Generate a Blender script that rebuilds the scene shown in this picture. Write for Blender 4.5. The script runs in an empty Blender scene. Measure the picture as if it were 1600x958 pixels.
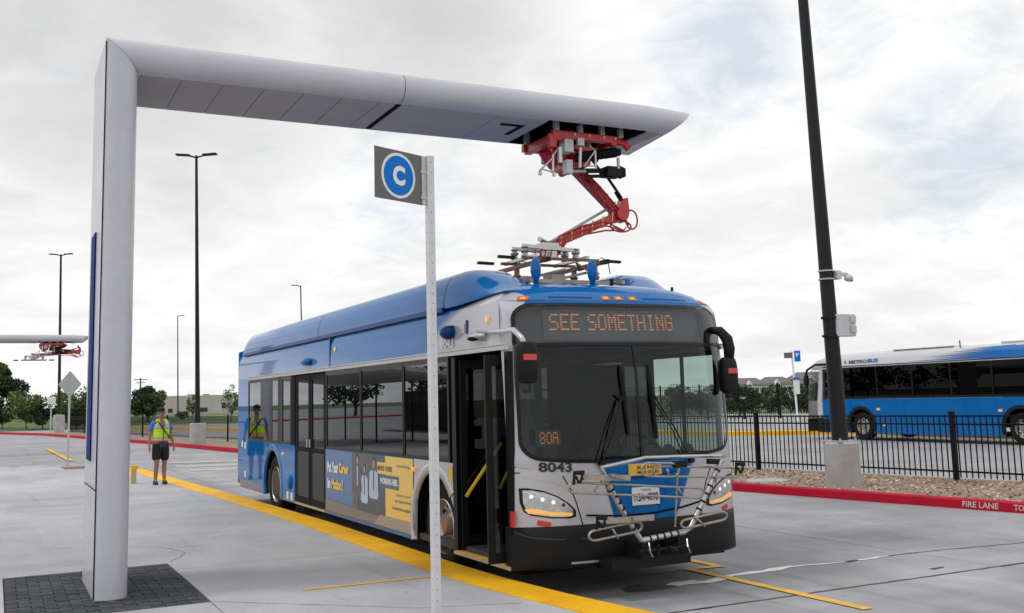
import bpy, math, random
import numpy as np
from mathutils import Vector, Matrix
R = random.Random(7)
C = bpy.context.scene.collection
D = math.radians
sc = bpy.context.scene

# ---------------- camera ----------------
cd = bpy.data.cameras.new('camera'); cam = bpy.data.objects.new('camera', cd); C.objects.link(cam); sc.camera = cam
def cam_matrix(yaw, tilt, roll, loc):
    F = Vector((math.sin(yaw)*math.cos(tilt), math.cos(yaw)*math.cos(tilt), math.sin(tilt)))
    Rt = Vector((math.cos(yaw), -math.sin(yaw), 0)); U = Rt.cross(F)
    c, s = math.cos(roll), math.sin(roll)
    X = c*Rt + s*U; Y = -s*Rt + c*U
    m = Matrix((X, Y, -F)).transposed().to_4x4(); m.translation = Vector(loc)
    return m
cam.matrix_world = cam_matrix(0.4688, 0.1235, -0.0260, (-4.2401, -8.0842, 1.8362))
cd.sensor_width = 36.0; cd.lens = 1594.43/1600*36.0; cd.shift_y = -55/1600
cd.clip_start = 0.1; cd.clip_end = 5000

# ---------------- light ----------------
SUN_EL, SUN_AZ = D(58), D(-75)          # azimuth clockwise from +Y; the sun is veiled by cloud, from the left
w = bpy.data.worlds.new('World'); sc.world = w; w.use_nodes = True
nt = w.node_tree; nt.nodes.clear()
def N(t, **k):
    n = nt.nodes.new(t)
    for a, b in k.items(): setattr(n, a, b)
    return n
L = lambda a, b: nt.links.new(a, b)
out = N('ShaderNodeOutputWorld'); bg = N('ShaderNodeBackground'); bg.inputs['Strength'].default_value = 0.1
sky = N('ShaderNodeTexSky', sky_type='NISHITA', sun_disc=False); sky.sun_elevation = SUN_EL; sky.sun_rotation = SUN_AZ
sky.air_density = 1.0; sky.dust_density = 2.0
tc = N('ShaderNodeTexCoord'); sep = N('ShaderNodeSeparateXYZ'); L(tc.outputs['Generated'], sep.inputs[0])
def M(op, a, b=None, c=None, clamp=False):
    n = N('ShaderNodeMath', operation=op); n.use_clamp = clamp
    for i, v in enumerate((a, b, c)):
        if v is None: continue
        if isinstance(v, (int, float)): n.inputs[i].default_value = v
        else: L(v, n.inputs[i])
    return n.outputs[0]
zz = M('ADD', M('MAXIMUM', sep.outputs[2], 0.0), 0.22)
cmb = N('ShaderNodeCombineXYZ'); L(M('DIVIDE', sep.outputs[0], zz), cmb.inputs[0]); L(M('DIVIDE', sep.outputs[1], zz), cmb.inputs[1])
def noise(scale, detail, rough, dist=0.0, off=(0, 0, 0)):
    mp = N('ShaderNodeMapping'); mp.inputs['Location'].default_value = off; L(cmb.outputs[0], mp.inputs[0])
    n = N('ShaderNodeTexNoise'); n.inputs['Scale'].default_value = scale; n.inputs['Detail'].default_value = detail
    n.inputs['Roughness'].default_value = rough; n.inputs['Distortion'].default_value = dist; L(mp.outputs[0], n.inputs['Vector']); return n.outputs['Fac']
def ramp(fac, stops):
    r = N('ShaderNodeValToRGB'); e = r.color_ramp.elements
    e[0].position, e[0].color = stops[0][0], stops[0][1]; e[1].position, e[1].color = stops[-1][0], stops[-1][1]
    for p_, c_ in stops[1:-1]:
        x = e.new(p_); x.color = c_
    L(fac, r.inputs[0]); return r.outputs[0]
g = lambda v, b=0.0: (v, v*(1+b*.5), v*(1+b), 1)
cl = ramp(noise(1.5, 9, .58, .25, (3.1, 1.7, 0)), [(.30, g(.85, .01)), (.42, g(.91, .008)), (.52, g(1.02, .005)), (.60, g(.95, .008)), (.75, g(1.02, .005))])
fine = noise(3.6, 6, .6, .4, (1.0, 5.0, 0))
mixf = N('ShaderNodeMix', data_type='RGBA', blend_type='MULTIPLY'); mixf.inputs['Factor'].default_value = 1.0
L(cl, mixf.inputs['A']); L(ramp(fine, [(.3, g(.95)), (.7, g(1.04))]), mixf.inputs['B'])
def spot(vec, width):                       # broad weather features: a darker bank of cloud, thin places where the blue shows
    d = N('ShaderNodeVectorMath', operation='DOT_PRODUCT'); nv = N('ShaderNodeVectorMath', operation='NORMALIZE'); L(tc.outputs['Generated'], nv.inputs[0])
    L(nv.outputs[0], d.inputs[0]); d.inputs[1].default_value = Vector(vec).normalized()
    return M('MULTIPLY', M('SUBTRACT', d.outputs['Value'], math.cos(D(width))), 1/(1-math.cos(D(width))), clamp=True)
def smax(l):
    r = l[0]
    for x in l[1:]: r = M('MAXIMUM', r, x)
    return r
dark = smax([M('MULTIPLY', spot((.094, .93, .355), 14), .9), spot((.344, .866, .40), 10), M('MULTIPLY', spot((-.25, .93, .33), 16), .7)])
mixd = N('ShaderNodeMix', data_type='RGBA', blend_type='MULTIPLY'); L(M('MULTIPLY', dark, .9), mixd.inputs['Factor'])
L(mixf.outputs['Result'], mixd.inputs['A']); mixd.inputs['B'].default_value = (.66, .66, .665, 1)
scale = N('ShaderNodeVectorMath', operation='SCALE'); L(mixd.outputs['Result'], scale.inputs[0]); scale.inputs['Scale'].default_value = 10.0
holes = noise(4.5, 7, .62, .6, (7.3, 2.2, 0))
hm = smax([spot((.60, .733, .321), 5.5), spot((.762, .614, .206), 5.5), M('MULTIPLY', spot((.348, .916, .201), 5), .8), M('MULTIPLY', spot((.774, .555, .306), 5), .5), M('MULTIPLY', spot((.68, .661, .335), 4), .8), M('MULTIPLY', spot((-.9, .2, .5), 25), .6), M('MULTIPLY', spot((.2, -.8, .55), 25), .6)])
hole = M('MULTIPLY', M('MULTIPLY', M('SUBTRACT', M('ADD', holes, M('MULTIPLY', hm, .36)), .62), 3.6, clamp=True), .46)
blue = N('ShaderNodeMix', data_type='RGBA'); blue.inputs['Factor'].default_value = .55
L(sky.outputs[0], blue.inputs['A']); blue.inputs['B'].default_value = (5.2, 7.4, 9.6, 1)
fin = N('ShaderNodeMix', data_type='RGBA'); L(hole, fin.inputs['Factor']); L(scale.outputs[0], fin.inputs['A']); L(blue.outputs['Result'], fin.inputs['B'])
L(fin.outputs['Result'], bg.inputs['Color']); L(bg.outputs[0], out.inputs[0])
sd = bpy.data.lights.new('sun', 'SUN'); sd.energy = 1.0; sd.angle = D(12); sd.color = (1, .96, .9)
so = bpy.data.objects.new('sun', sd); C.objects.link(so)
sv = Vector((math.sin(SUN_AZ)*math.cos(SUN_EL), math.cos(SUN_AZ)*math.cos(SUN_EL), math.sin(SUN_EL)))
so.rotation_euler = sv.to_track_quat('Z', 'Y').to_euler(); so.location = (0, 0, 60)
sc.view_settings.view_transform = 'Standard'; sc.view_settings.look = 'None'; sc.view_settings.exposure = 0.0; sc.view_settings.gamma = 1.0

# ---------------- materials ----------------
MATS = {}
def mat(name, col=(.5, .5, .5), rough=.5, metal=0.0, coat=0.0, var=0.0, vscale=4.0, bump=0.0, bscale=40.0, emit=None, es=1.0, alpha=None, spec=.5, dark=None, stretch=(1, 1, 1)):
    """Principled surface with a noise variation of the base colour (dirt, grain) and a fine bump."""
    if name in MATS: return MATS[name]
    m = bpy.data.materials.new(name); m.use_nodes = True; t = m.node_tree; b = t.nodes['Principled BSDF']
    b.inputs['Base Color'].default_value = (*col, 1); b.inputs['Roughness'].default_value = rough; b.inputs['Metallic'].default_value = metal
    b.inputs['Coat Weight'].default_value = coat; b.inputs['Coat Roughness'].default_value = .03; b.inputs['Coat IOR'].default_value = 1.5 if coat < .9 else 1.34; b.inputs['Specular IOR Level'].default_value = spec
    if emit: b.inputs['Emission Color'].default_value = (*emit, 1); b.inputs['Emission Strength'].default_value = es
    if var or bump:
        co = t.nodes.new('ShaderNodeTexCoord'); mp = t.nodes.new('ShaderNodeMapping'); mp.inputs['Scale'].default_value = stretch
        t.links.new(co.outputs['Object'], mp.inputs[0])
        def nz(s, d=5, r=.6):
            n = t.nodes.new('ShaderNodeTexNoise'); n.inputs['Scale'].default_value = s; n.inputs['Detail'].default_value = d; n.inputs['Roughness'].default_value = r
            t.links.new(mp.outputs[0], n.inputs['Vector']); return n
    if var:
        n1, n2 = nz(vscale), nz(vscale*9.7, 3)
        a = t.nodes.new('ShaderNodeMath'); a.operation = 'ADD'; t.links.new(n1.outputs['Fac'], a.inputs[0])
        s = t.nodes.new('ShaderNodeMath'); s.operation = 'MULTIPLY'; t.links.new(n2.outputs['Fac'], s.inputs[0]); s.inputs[1].default_value = .45; t.links.new(s.outputs[0], a.inputs[1])
        r = t.nodes.new('ShaderNodeValToRGB'); e = r.color_ramp.elements
        dk = dark if dark else tuple(c*(1-var) for c in col); lt = tuple(min(1, c*(1+var*.45)) for c in col)
        e[0].position = .45; e[0].color = (*dk, 1); e[1].position = .95; e[1].color = (*lt, 1)
        t.links.new(a.outputs[0], r.inputs[0]); t.links.new(r.outputs[0], b.inputs['Base Color'])
    if bump:
        n3 = nz(bscale, 4); bp = t.nodes.new('ShaderNodeBump'); bp.inputs['Strength'].default_value = bump; bp.inputs['Distance'].default_value = .01
        t.links.new(n3.outputs['Fac'], bp.inputs['Height']); t.links.new(bp.outputs[0], b.inputs['Normal'])
    MATS[name] = m; return m
def glass(name, tint=(.5, .55, .55), trans=.75, rough=.0, f0=.06):
    """Thin tinted pane: part of the light passes straight through, the rest mirrors by Fresnel."""
    m = bpy.data.materials.new(name); m.use_nodes = True; t = m.node_tree; t.nodes.clear()
    o = t.nodes.new('ShaderNodeOutputMaterial'); tr = t.nodes.new('ShaderNodeBsdfTransparent'); tr.inputs[0].default_value = (*[c*trans for c in tint], 1)
    gl = t.nodes.new('ShaderNodeBsdfGlossy'); gl.inputs['Roughness'].default_value = rough; gl.inputs['Color'].default_value = (.95, .97, 1, 1)
    ge = t.nodes.new('ShaderNodeNewGeometry'); dt = t.nodes.new('ShaderNodeVectorMath'); dt.operation = 'DOT_PRODUCT'; t.links.new(ge.outputs['Incoming'], dt.inputs[0]); t.links.new(ge.outputs['Normal'], dt.inputs[1])
    def mt(op, a, b_=0.0, c=0.0):
        n = t.nodes.new('ShaderNodeMath'); n.operation = op
        for i, v in enumerate((a, b_, c)):
            if isinstance(v, (int, float)): n.inputs[i].default_value = v
            else: t.links.new(v, n.inputs[i])
        return n
    fr = mt('MULTIPLY_ADD', mt('POWER', mt('SUBTRACT', 1.0, mt('ABSOLUTE', dt.outputs['Value']).outputs[0]).outputs[0], 4.5).outputs[0], 1-f0, f0); mx = t.nodes.new('ShaderNodeMixShader')
    t.links.new(fr.outputs[0], mx.inputs[0]); t.links.new(tr.outputs[0], mx.inputs[1]); t.links.new(gl.outputs[0], mx.inputs[2]); t.links.new(mx.outputs[0], o.inputs[0])
    MATS[name] = m; return m
def concrete(name, base, joints=None, amp=.25, rough=.85):
    m = bpy.data.materials.new(name); m.use_nodes = True; t = m.node_tree; b = t.nodes['Principled BSDF']; b.inputs['Roughness'].default_value = rough
    b.inputs['Specular IOR Level'].default_value = .35
    co = t.nodes.new('ShaderNodeTexCoord')
    def nz(s, d, r, st=(1, 1, 1), w_=0):
        mp = t.nodes.new('ShaderNodeMapping'); mp.inputs['Scale'].default_value = st; mp.inputs['Rotation'].default_value = (0, 0, w_); t.links.new(co.outputs['Object'], mp.inputs[0])
        n = t.nodes.new('ShaderNodeTexNoise'); n.inputs['Scale'].default_value = s; n.inputs['Detail'].default_value = d; n.inputs['Roughness'].default_value = r; n.inputs['Distortion'].default_value = .4
        t.links.new(mp.outputs[0], n.inputs['Vector']); return n.outputs['Fac']
    def rp(f, lo, hi, a, b_):
        r = t.nodes.new('ShaderNodeValToRGB'); e = r.color_ramp.elements; e[0].position = lo; e[1].position = hi
        e[0].color = (a, a, a, 1); e[1].color = (b_, b_, b_, 1); t.links.new(f, r.inputs[0]); return r.outputs[0]
    def mul(a, b_):
        x = t.nodes.new('ShaderNodeMix'); x.data_type = 'RGBA'; x.blend_type = 'MULTIPLY'; x.inputs['Factor'].default_value = 1
        t.links.new(a, x.inputs['A']); t.links.new(b_, x.inputs['B']); return x.outputs['Result']
    c = t.nodes.new('ShaderNodeRGB'); c.outputs[0].default_value = (*base, 1)
    v = mul(c.outputs[0], rp(nz(.35, 6, .6), .32, .68, 1-amp, 1.06))
    v = mul(v, rp(nz(1.3, 7, .65, (1, .35, 1), .1), .30, .70, 1-amp*.7, 1.05))
    v = mul(v, rp(nz(.5, 5, .6, (.22, 2.2, 1), .05), .3, .7, 1-amp*.5, 1.04))
    v = mul(v, rp(nz(60, 3, .7), .3, .7, .90, 1.06))
    v = mul(v, rp(nz(2.1, 3, .5), .24, .30, .78, 1.0))
    oi = t.nodes.new('ShaderNodeObjectInfo'); v = mul(v, rp(oi.outputs['Random'], 0, 1, .90, 1.05))       # each slab was poured on its own
    v = mul(v, rp(nz(.9, 4, .55, (3.2, .16, 1), .03), .60, .74, 1.0, 1-amp*.8))                          # tyre tracks along the lane
    v = mul(v, rp(nz(7.5, 2, .4), .70, .76, 1.0, .80))                                                   # drips and gum
    t.links.new(v, b.inputs['Base Color'])
    bp = t.nodes.new('ShaderNodeBump'); bp.inputs['Strength'].default_value = .25; bp.inputs['Distance'].default_value = .01
    t.links.new(nz(90, 4, .7), bp.inputs['Height']); t.links.new(bp.outputs[0], b.inputs['Normal'])
    MATS[name] = m; return m
concrete('sidewalk_concrete', (.50, .503, .525), amp=.22)
concrete('road_concrete', (.43, .434, .455), amp=.34)
concrete('far_concrete', (.42, .423, .44), amp=.2)
mat('oil', (.075, .075, .078), .5, var=.5, vscale=9)
mat('joint', (.10, .095, .09), .9, var=.3, vscale=9)
mat('tar', (.035, .033, .032), .6, var=.4, vscale=6)
mat('curb_yellow', (.86, .455, .008), .6, spec=.2, var=.30, vscale=3.0, bump=.3, bscale=60, dark=(.66, .34, .01))
mat('line_yellow', (.84, .46, .03), .7, spec=.2, var=.35, vscale=7, dark=(.50, .33, .10))
mat('line_yellow_worn', (.42, .28, .12), .8, var=.4, vscale=12, dark=(.20, .17, .12))
mat('line_white', (.43, .43, .44), .8, var=.25, vscale=2)
mat('spill_white', (.78, .78, .77), .6, var=.3, vscale=8)
mat('curb_red', (.46, .009, .032), .65, spec=.15, var=.25, vscale=2.0, bump=.2, bscale=50)
mat('mulch_ground', (.30, .22, .16), .95, var=.5, vscale=14, bump=1, bscale=30)
mat('mulch_chip', (.60, .46, .35), .9, var=.45, vscale=3)
mat('mulch_chip_dark', (.30, .21, .14), .9, var=.45, vscale=3)
mat('grass', (.10, .145, .045), .95, var=.45, vscale=.6, bump=.6, bscale=8)
mat('paver_grey', (.058, .063, .072), .9, spec=.2, var=.35, vscale=9, bump=.6, bscale=60)
mat('paver_grey_light', (.080, .085, .095), .9, spec=.2, var=.35, vscale=9, bump=.6, bscale=60)
mat('gantry_white', (.54, .54, .595), .36, coat=.15, var=.10, vscale=1.5)
mat('gantry_panel', (.42, .40, .415), .6, spec=.2, var=.08, vscale=2)
mat('gantry_blue', (.001, .02, .14), .6, spec=.1)
mat('gap_dark', (.006, .006, .007), .9, spec=.1)
mat('blue_paint', (.0003, .122, .385), .5, coat=1.0, var=.06, vscale=2, spec=.0)
mat('blue_dark', (.001, .04, .17), .4, coat=.2, spec=.1)
mat('silver_paint', (.52, .515, .545), .32, metal=.25, coat=.5, var=.06, vscale=2)
mat('black_plastic', (.008, .0085, .010), .5, var=.2, vscale=5, spec=.22)
mat('black_trim', (.006, .006, .007), .35, spec=.3)
mat('rubber', (.010, .010, .010), .8, spec=.2, var=.3, vscale=6)
mat('aluminium', (.55, .54, .52), .32, metal=.85, var=.15, vscale=8)
mat('post_pale', (.66, .66, .68), .5, metal=.15, var=.1, vscale=10)
mat('galvanised', (.52, .52, .53), .45, metal=.5, var=.2, vscale=10)
mat('steel_worn', (.40, .37, .33), .42, metal=.7, var=.35, vscale=9)
mat('rim_steel', (.50, .49, .47), .32, metal=.7, var=.3, vscale=12)
mat('hub_rust', (.28, .16, .09), .7, var=.4, vscale=20)
mat('interior_dark', (.009, .010, .012), .8, spec=.15)
mat('interior_grey', (.055, .058, .062), .7, spec=.2)
mat('floor_rubber', (.05, .048, .045), .8, var=.2)
mat('seat_blue', (.02, .04, .10), .85, var=.3, vscale=20)
mat('grab_yellow', (.78, .46, .03), .4)
mat('door_black', (.005, .005, .006), .4, spec=.2)
mat('amber_dark', (.50, .10, .015), .3, coat=.4)
mat('amber', (.80, .40, .04), .25, coat=.6, emit=(1, .35, .02), es=.25)
mat('amber_turn', (.80, .42, .10), .25, coat=.5, emit=(1, .55, .15), es=.35)
mat('reflector_red', (.55, .03, .02), .3, coat=.5)
mat('lamp_chrome', (.62, .63, .65), .18, metal=.6, var=.3, vscale=25)
mat('lamp_white', (.9, .9, .9), .3, emit=(1, 1, .97), es=.5)
mat('led_amber', (.5, .15, .03), .5, emit=(1, .33, .10), es=.5)
mat('led_screen', (.085, .095, .105), .6)  # grey raised to stand in for reflection on the destination glass
mat('led_back', (.012, .013, .015), .35)
mat('text_black', (.02, .02, .022), .5)
mat('text_worn', (.62, .50, .50), .7, var=.35, vscale=30)
mat('text_white', (.80, .80, .80), .5)
mat('text_yellow', (.85, .55, .06), .5)
mat('text_blue', (.01, .12, .48), .5)
mat('ad_blue', (.035, .12, .30), .3, coat=.5, var=.08, vscale=3)
mat('ad_navy', (.02, .055, .13), .3, coat=.5)
mat('ad_photo', (.045, .045, .05), .35, coat=.4, var=.6, vscale=5, dark=(.02, .02, .024))
mat('ad_yellow', (.80, .50, .04), .3, coat=.5)
mat('ad_brown', (.16, .13, .12), .3, coat=.4)
mat('ad_tan', (.30, .25, .20), .3, coat=.4)
mat('ad_skin', (.42, .25, .17), .5); mat('ad_shirt', (.42, .50, .62), .5, var=.25, vscale=8); mat('ad_vest', (.10, .10, .12), .5); mat('ad_hair', (.06, .035, .02), .6)
mat('plate_white', (.75, .75, .74), .4); mat('plate_yellow', (.80, .50, .08), .4, var=.3, vscale=20)
mat('red_paint', (.55, .012, .02), .35, coat=.4, var=.15, vscale=6)
mat('hose_red', (.45, .03, .03), .5); mat('brass', (.55, .38, .18), .4, metal=.7)
mat('copper_rail', (.22, .10, .05), .5, metal=.4, var=.4, vscale=20)
mat('pole_dark', (.014, .015, .017), .5, var=.25, vscale=3, spec=.25)
mat('fence_black', (.004, .004, .005), .5, spec=.2)
mat('pedestal', (.42, .41, .40), .9, var=.22, vscale=3, bump=.5, bscale=30)
mat('sign_grey', (.125, .12, .125), .5, var=.05); mat('sign_blue', (.002, .17, .60), .5, spec=.15); mat('sign_back', (.42, .43, .44), .45, metal=.4, var=.1)
mat('box_grey', (.60, .60, .64), .5, var=.06)
mat('skin', (.30, .16, .10), .6, var=.1, vscale=10); mat('hair_black', (.012, .010, .009), .8)
mat('shirt_blue', (.03, .17, .50), .8, var=.15, vscale=12); mat('shorts_black', (.012, .012, .014), .9, var=.2, vscale=10)
mat('vest_lime', (.50, .85, .04), .7, emit=None, var=.08, vscale=12); mat('vest_orange', (.75, .20, .10), .7); mat('vest_silver', (.48, .46, .44), .4)
mat('vest_edge', (.70, .60, .06), .7)
mat('shoe_black', (.01, .01, .011), .6)
mat('bark', (.09, .07, .055), .95, var=.4, vscale=6)
mat('wall_beige', (.50, .46, .44), .9, var=.10, vscale=.3); mat('roof_grey', (.16, .15, .15), .9, var=.2); mat('wall_white', (.7, .69, .67), .9); mat('pane_dark', (.03, .035, .04), .15)
mat('truncated_red', (.24, .085, .05), .85, var=.2, vscale=20)
for nm, c in (('leaf_dark', (.030, .050, .022)), ('leaf_mid', (.075, .125, .035)), ('leaf_light', (.13, .20, .05)), ('leaf_hedge', (.075, .12, .032))):
    mat(nm, c, .75, var=.55, vscale=.8)
glass('windshield_glass', (.74, .82, .80), .80, .0, .028)
glass('sign_glass', (.8, .85, .85), .85, .0, .06)
glass('side_glass', (.30, .32, .33), .22, .0, .06)
glass('far_bus_glass', (.3, .3, .3), .15, .0, .012)
glass('driver_glass', (.74, .93, .86), .72, .0, .05)
glass('door_glass', (.35, .38, .40), .6, .0)

# ---------------- mesh helpers ----------------
ORG = Vector((0, 0, 0))
def empty(name, loc, label, cat, group=None, rz=0.0):
    o = bpy.data.objects.new(name, None); C.objects.link(o); o.location = loc; o.rotation_euler = (0, 0, rz); o.empty_display_size = .3
    o['label'] = label; o['category'] = cat
    if group: o['group'] = group
    return o
def tag(o, label=None, cat=None, group=None, kind=None):
    for k, v in (('label', label), ('category', cat), ('group', group), ('kind', kind)):
        if v: o[k] = v
    return o
def world_loc(o):
    v = Vector((0, 0, 0))
    while o is not None: v = v + Vector(o.location); o = o.parent
    return v
class MB:
    """Collects shapes and links them as ONE mesh object. Coordinates are world coordinates when the parent is unrotated (local=False)."""
    def __init__(s): s.v = []; s.f = []
    def add(s, vs, fs):
        n = len(s.v); s.v += [tuple(map(float, p)) for p in vs]; s.f += [tuple(i+n for i in f) for f in fs]; return s
    def box(s, a, b):
        (x0, y0, z0), (x1, y1, z1) = a, b
        return s.add([(x0,y0,z0),(x1,y0,z0),(x1,y1,z0),(x0,y1,z0),(x0,y0,z1),(x1,y0,z1),(x1,y1,z1),(x0,y1,z1)],
                     [(0,3,2,1),(4,5,6,7),(0,1,5,4),(1,2,6,5),(2,3,7,6),(3,0,4,7)])
    def bar(s, p, q, w, h, up=(0, 0, 1)):
        p, q = Vector(p), Vector(q); d = (q-p).normalized(); u = Vector(up)
        sd_ = d.cross(u)
        if sd_.length < 1e-4: sd_ = d.cross(Vector((1, 0, 0)))
        sd_.normalize(); u = sd_.cross(d); vs = []
        for c in (p, q):
            for a, b in ((-1,-1),(1,-1),(1,1),(-1,1)): vs.append(c+sd_*a*w/2+u*b*h/2)
        return s.add(vs, [(0,1,2,3),(7,6,5,4),(0,4,5,1),(1,5,6,2),(2,6,7,3),(3,7,4,0)])
    def tube(s, pts, r, n=8, cap=True, closed=False):
        pts = [Vector(p) for p in pts]; m = len(pts); rs = r if isinstance(r, (list, tuple)) else [r]*m
        vs = []; ref = None
        for i, p in enumerate(pts):
            if closed: d = pts[(i+1) % m]-pts[i-1]
            else: d = pts[min(i+1, m-1)]-pts[max(i-1, 0)]
            d.normalize()
            if ref is None: ref = Vector((0, 0, 1)) if abs(d.z) < .9 else Vector((1, 0, 0))
            a = d.cross(ref)
            if a.length < 1e-3: a = d.cross(Vector((.3, 1, .1)))
            a.normalize(); b = a.cross(d); ref = b
            for k in range(n):
                t_ = 2*math.pi*k/n; vs.append(p+(a*math.cos(t_)+b*math.sin(t_))*rs[i])
        fs = []
        for i in range(m if closed else m-1):
            j = (i+1) % m
            for k in range(n): fs.append((i*n+k, i*n+(k+1) % n, j*n+(k+1) % n, j*n+k))
        if cap and not closed: fs.append(tuple(range(n-1, -1, -1))); fs.append(tuple((m-1)*n+k for k in range(n)))
        return s.add(vs, fs)
    def lathe(s, prof, c, axis='z', n=24):
        """prof: list of (radius, height along axis)"""
        vs = []; c = Vector(c)
        for r, h in prof:
            for k in range(n):
                a = 2*math.pi*k/n; u, v = r*math.cos(a), r*math.sin(a)
                vs.append(c+Vector({'z': (u, v, h), 'x': (h, u, v), 'y': (v, h, u)}[axis]))
        fs = [(i*n+k, i*n+(k+1) % n, (i+1)*n+(k+1) % n, (i+1)*n+k) for i in range(len(prof)-1) for k in range(n)]
        fs.append(tuple(range(n-1, -1, -1))); fs.append(tuple((len(prof)-1)*n+k for k in range(n)))
        return s.add(vs, fs)
    def prism(s, poly, fn, d0, d1):
        """poly: list of (a,b); fn(a,b,d) gives the point; extruded from d0 to d1"""
        n = len(poly)
        return s.add([fn(a, b, d0) for a, b in poly]+[fn(a, b, d1) for a, b in poly],
                     [tuple(range(n)), tuple(range(2*n-1, n-1, -1))]+[(i, n+i, n+(i+1) % n, (i+1) % n) for i in range(n)])
    def slab(s, poly, z0, z1): return s.prism(poly, lambda a, b, d: (a, b, d), z0, z1)
    def grid(s, rows, flip=False):
        m = len(rows[0]); vs = [p for r in rows for p in r]
        fs = [(i*m+j, i*m+j+1, (i+1)*m+j+1, (i+1)*m+j) for i in range(len(rows)-1) for j in range(m-1)]
        if flip: fs = [f[::-1] for f in fs]
        return s.add(vs, fs)
    def ball(s, c, r, n=12, m=8):
        rx, ry, rz = r if isinstance(r, (tuple, list)) else (r, r, r); vs = []; fs = []
        for i in range(1, m):
            a = math.pi*i/m
            for k in range(n): b = 2*math.pi*k/n; vs.append((c[0]+rx*math.sin(a)*math.cos(b), c[1]+ry*math.sin(a)*math.sin(b), c[2]+rz*math.cos(a)))
        vs += [(c[0], c[1], c[2]+rz), (c[0], c[1], c[2]-rz)]; t_ = len(vs)-2
        for i in range(m-2):
            for k in range(n): fs.append((i*n+k, (i+1)*n+k, (i+1)*n+(k+1) % n, i*n+(k+1) % n))
        for k in range(n): fs.append((t_, k, (k+1) % n)); fs.append((t_+1, (m-2)*n+(k+1) % n, (m-2)*n+k))
        return s.add(vs, fs)
    def build(s, name, m, parent=None, smooth=False, bevel=0, local=False, thick=0):
        off = Vector((0, 0, 0)) if local or parent is None else world_loc(parent)
        me = bpy.data.meshes.new(name); me.from_pydata([Vector(p)-off for p in s.v], [], s.f); me.validate()
        import bmesh
        bm = bmesh.new(); bm.from_mesh(me); bmesh.ops.recalc_face_normals(bm, faces=bm.faces); bm.to_mesh(me); bm.free()
        me.materials.append(MATS[m] if isinstance(m, str) else m)
        o = bpy.data.objects.new(name, me); C.objects.link(o)
        if parent is not None: o.parent = parent
        if bevel:
            b = o.modifiers.new('bevel', 'BEVEL'); b.width = bevel; b.segments = 2; b.limit_method = 'ANGLE'; b.angle_limit = D(40)
        if thick:
            q = o.modifiers.new('solid', 'SOLIDIFY'); q.thickness = thick; q.offset = -1
        if smooth:
            me.polygons.foreach_set('use_smooth', [True]*len(me.polygons))
            if smooth != 'all': me.set_sharp_from_angle(angle=D(40))
        return o
def struct(mb, name, m, parent=None, **k):
    o = mb.build(name, m, parent, **k)
    if parent is None: o['kind'] = 'structure'
    return o
def text_geo(txt, bold=0.0, shear=0.0):
    cu = bpy.data.curves.new('t', 'FONT'); cu.body = txt; cu.size = 1; cu.offset = bold; cu.shear = shear; cu.resolution_u = 3
    o = bpy.data.objects.new('t', cu); C.objects.link(o); dg = bpy.context.evaluated_depsgraph_get(); me = o.evaluated_get(dg).to_mesh()
    vs = [(v.co.x, v.co.y) for v in me.vertices]; fs = [tuple(p.vertices) for p in me.polygons]
    bpy.data.objects.remove(o); bpy.data.curves.remove(cu)
    x0 = min(v[0] for v in vs); x1 = max(v[0] for v in vs); y0 = min(v[1] for v in vs); y1 = max(v[1] for v in vs)
    return [((x-x0)/(x1-x0), (y-y0)/(y1-y0)) for x, y in vs], fs
def text(name, txt, fn, m, parent, bold=.02, shear=0.0):
    """fn(u,v) in 0..1 across the whole word gives its place"""
    vs, fs = text_geo(txt, bold, shear); b = MB(); b.add([fn(u, v) for u, v in vs], fs); return b.build(name, m, parent)
def rrect(a0, a1, b0, b1, ra, rb, k=6, e=4):
    """closed rounded rectangle with a fixed number of points, counter-clockwise from the right edge"""
    pts = []
    cs = [(a1-ra, b1-rb, 0), (a0+ra, b1-rb, 90), (a0+ra, b0+rb, 180), (a1-ra, b0+rb, 270)]
    for i, (ca, cb, s0) in enumerate(cs):
        for j in range(k+1):
            t_ = D(s0+90*j/k); pts.append((ca+ra*math.cos(t_), cb+rb*math.sin(t_)))
        na, nb, _ = cs[(i+1) % 4]; t_ = D(s0+90); q = (na+ra*math.cos(t_), nb+rb*math.sin(t_)); p0 = pts[-1]
        ee = e*3 if i in (0, 2) else e
        for j in range(1, ee): pts.append((p0[0]+(q[0]-p0[0])*j/ee, p0[1]+(q[1]-p0[1])*j/ee))
    return pts
# ================= ground, roads, kerbs =================
b = MB(); b.add([(-1500, -1500, -.09), (1500, -1500, -.09), (1500, 1500, -.09), (-1500, 1500, -.09)], [(0, 1, 2, 3)]); struct(b, 'grass_ground', 'grass')
RED = [(12.2, -19), (9.29, 0), (8.50, 5.3), (4.25, 33.6), (2.96, 46.5), (.3, 66), (-1.27, 76.6), (-3.8, 86), (-14, 98), (-60, 122)]
YK = [(27.6, -30), (27.6, 24.2), (24.3, 27.4), (20.5, 45), (11.5, 70), (4.0, 100)]
def yx(P, y):
    ys = [p[1] for p in P]; return float(np.interp(y, ys, [p[0] for p in P]))
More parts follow.
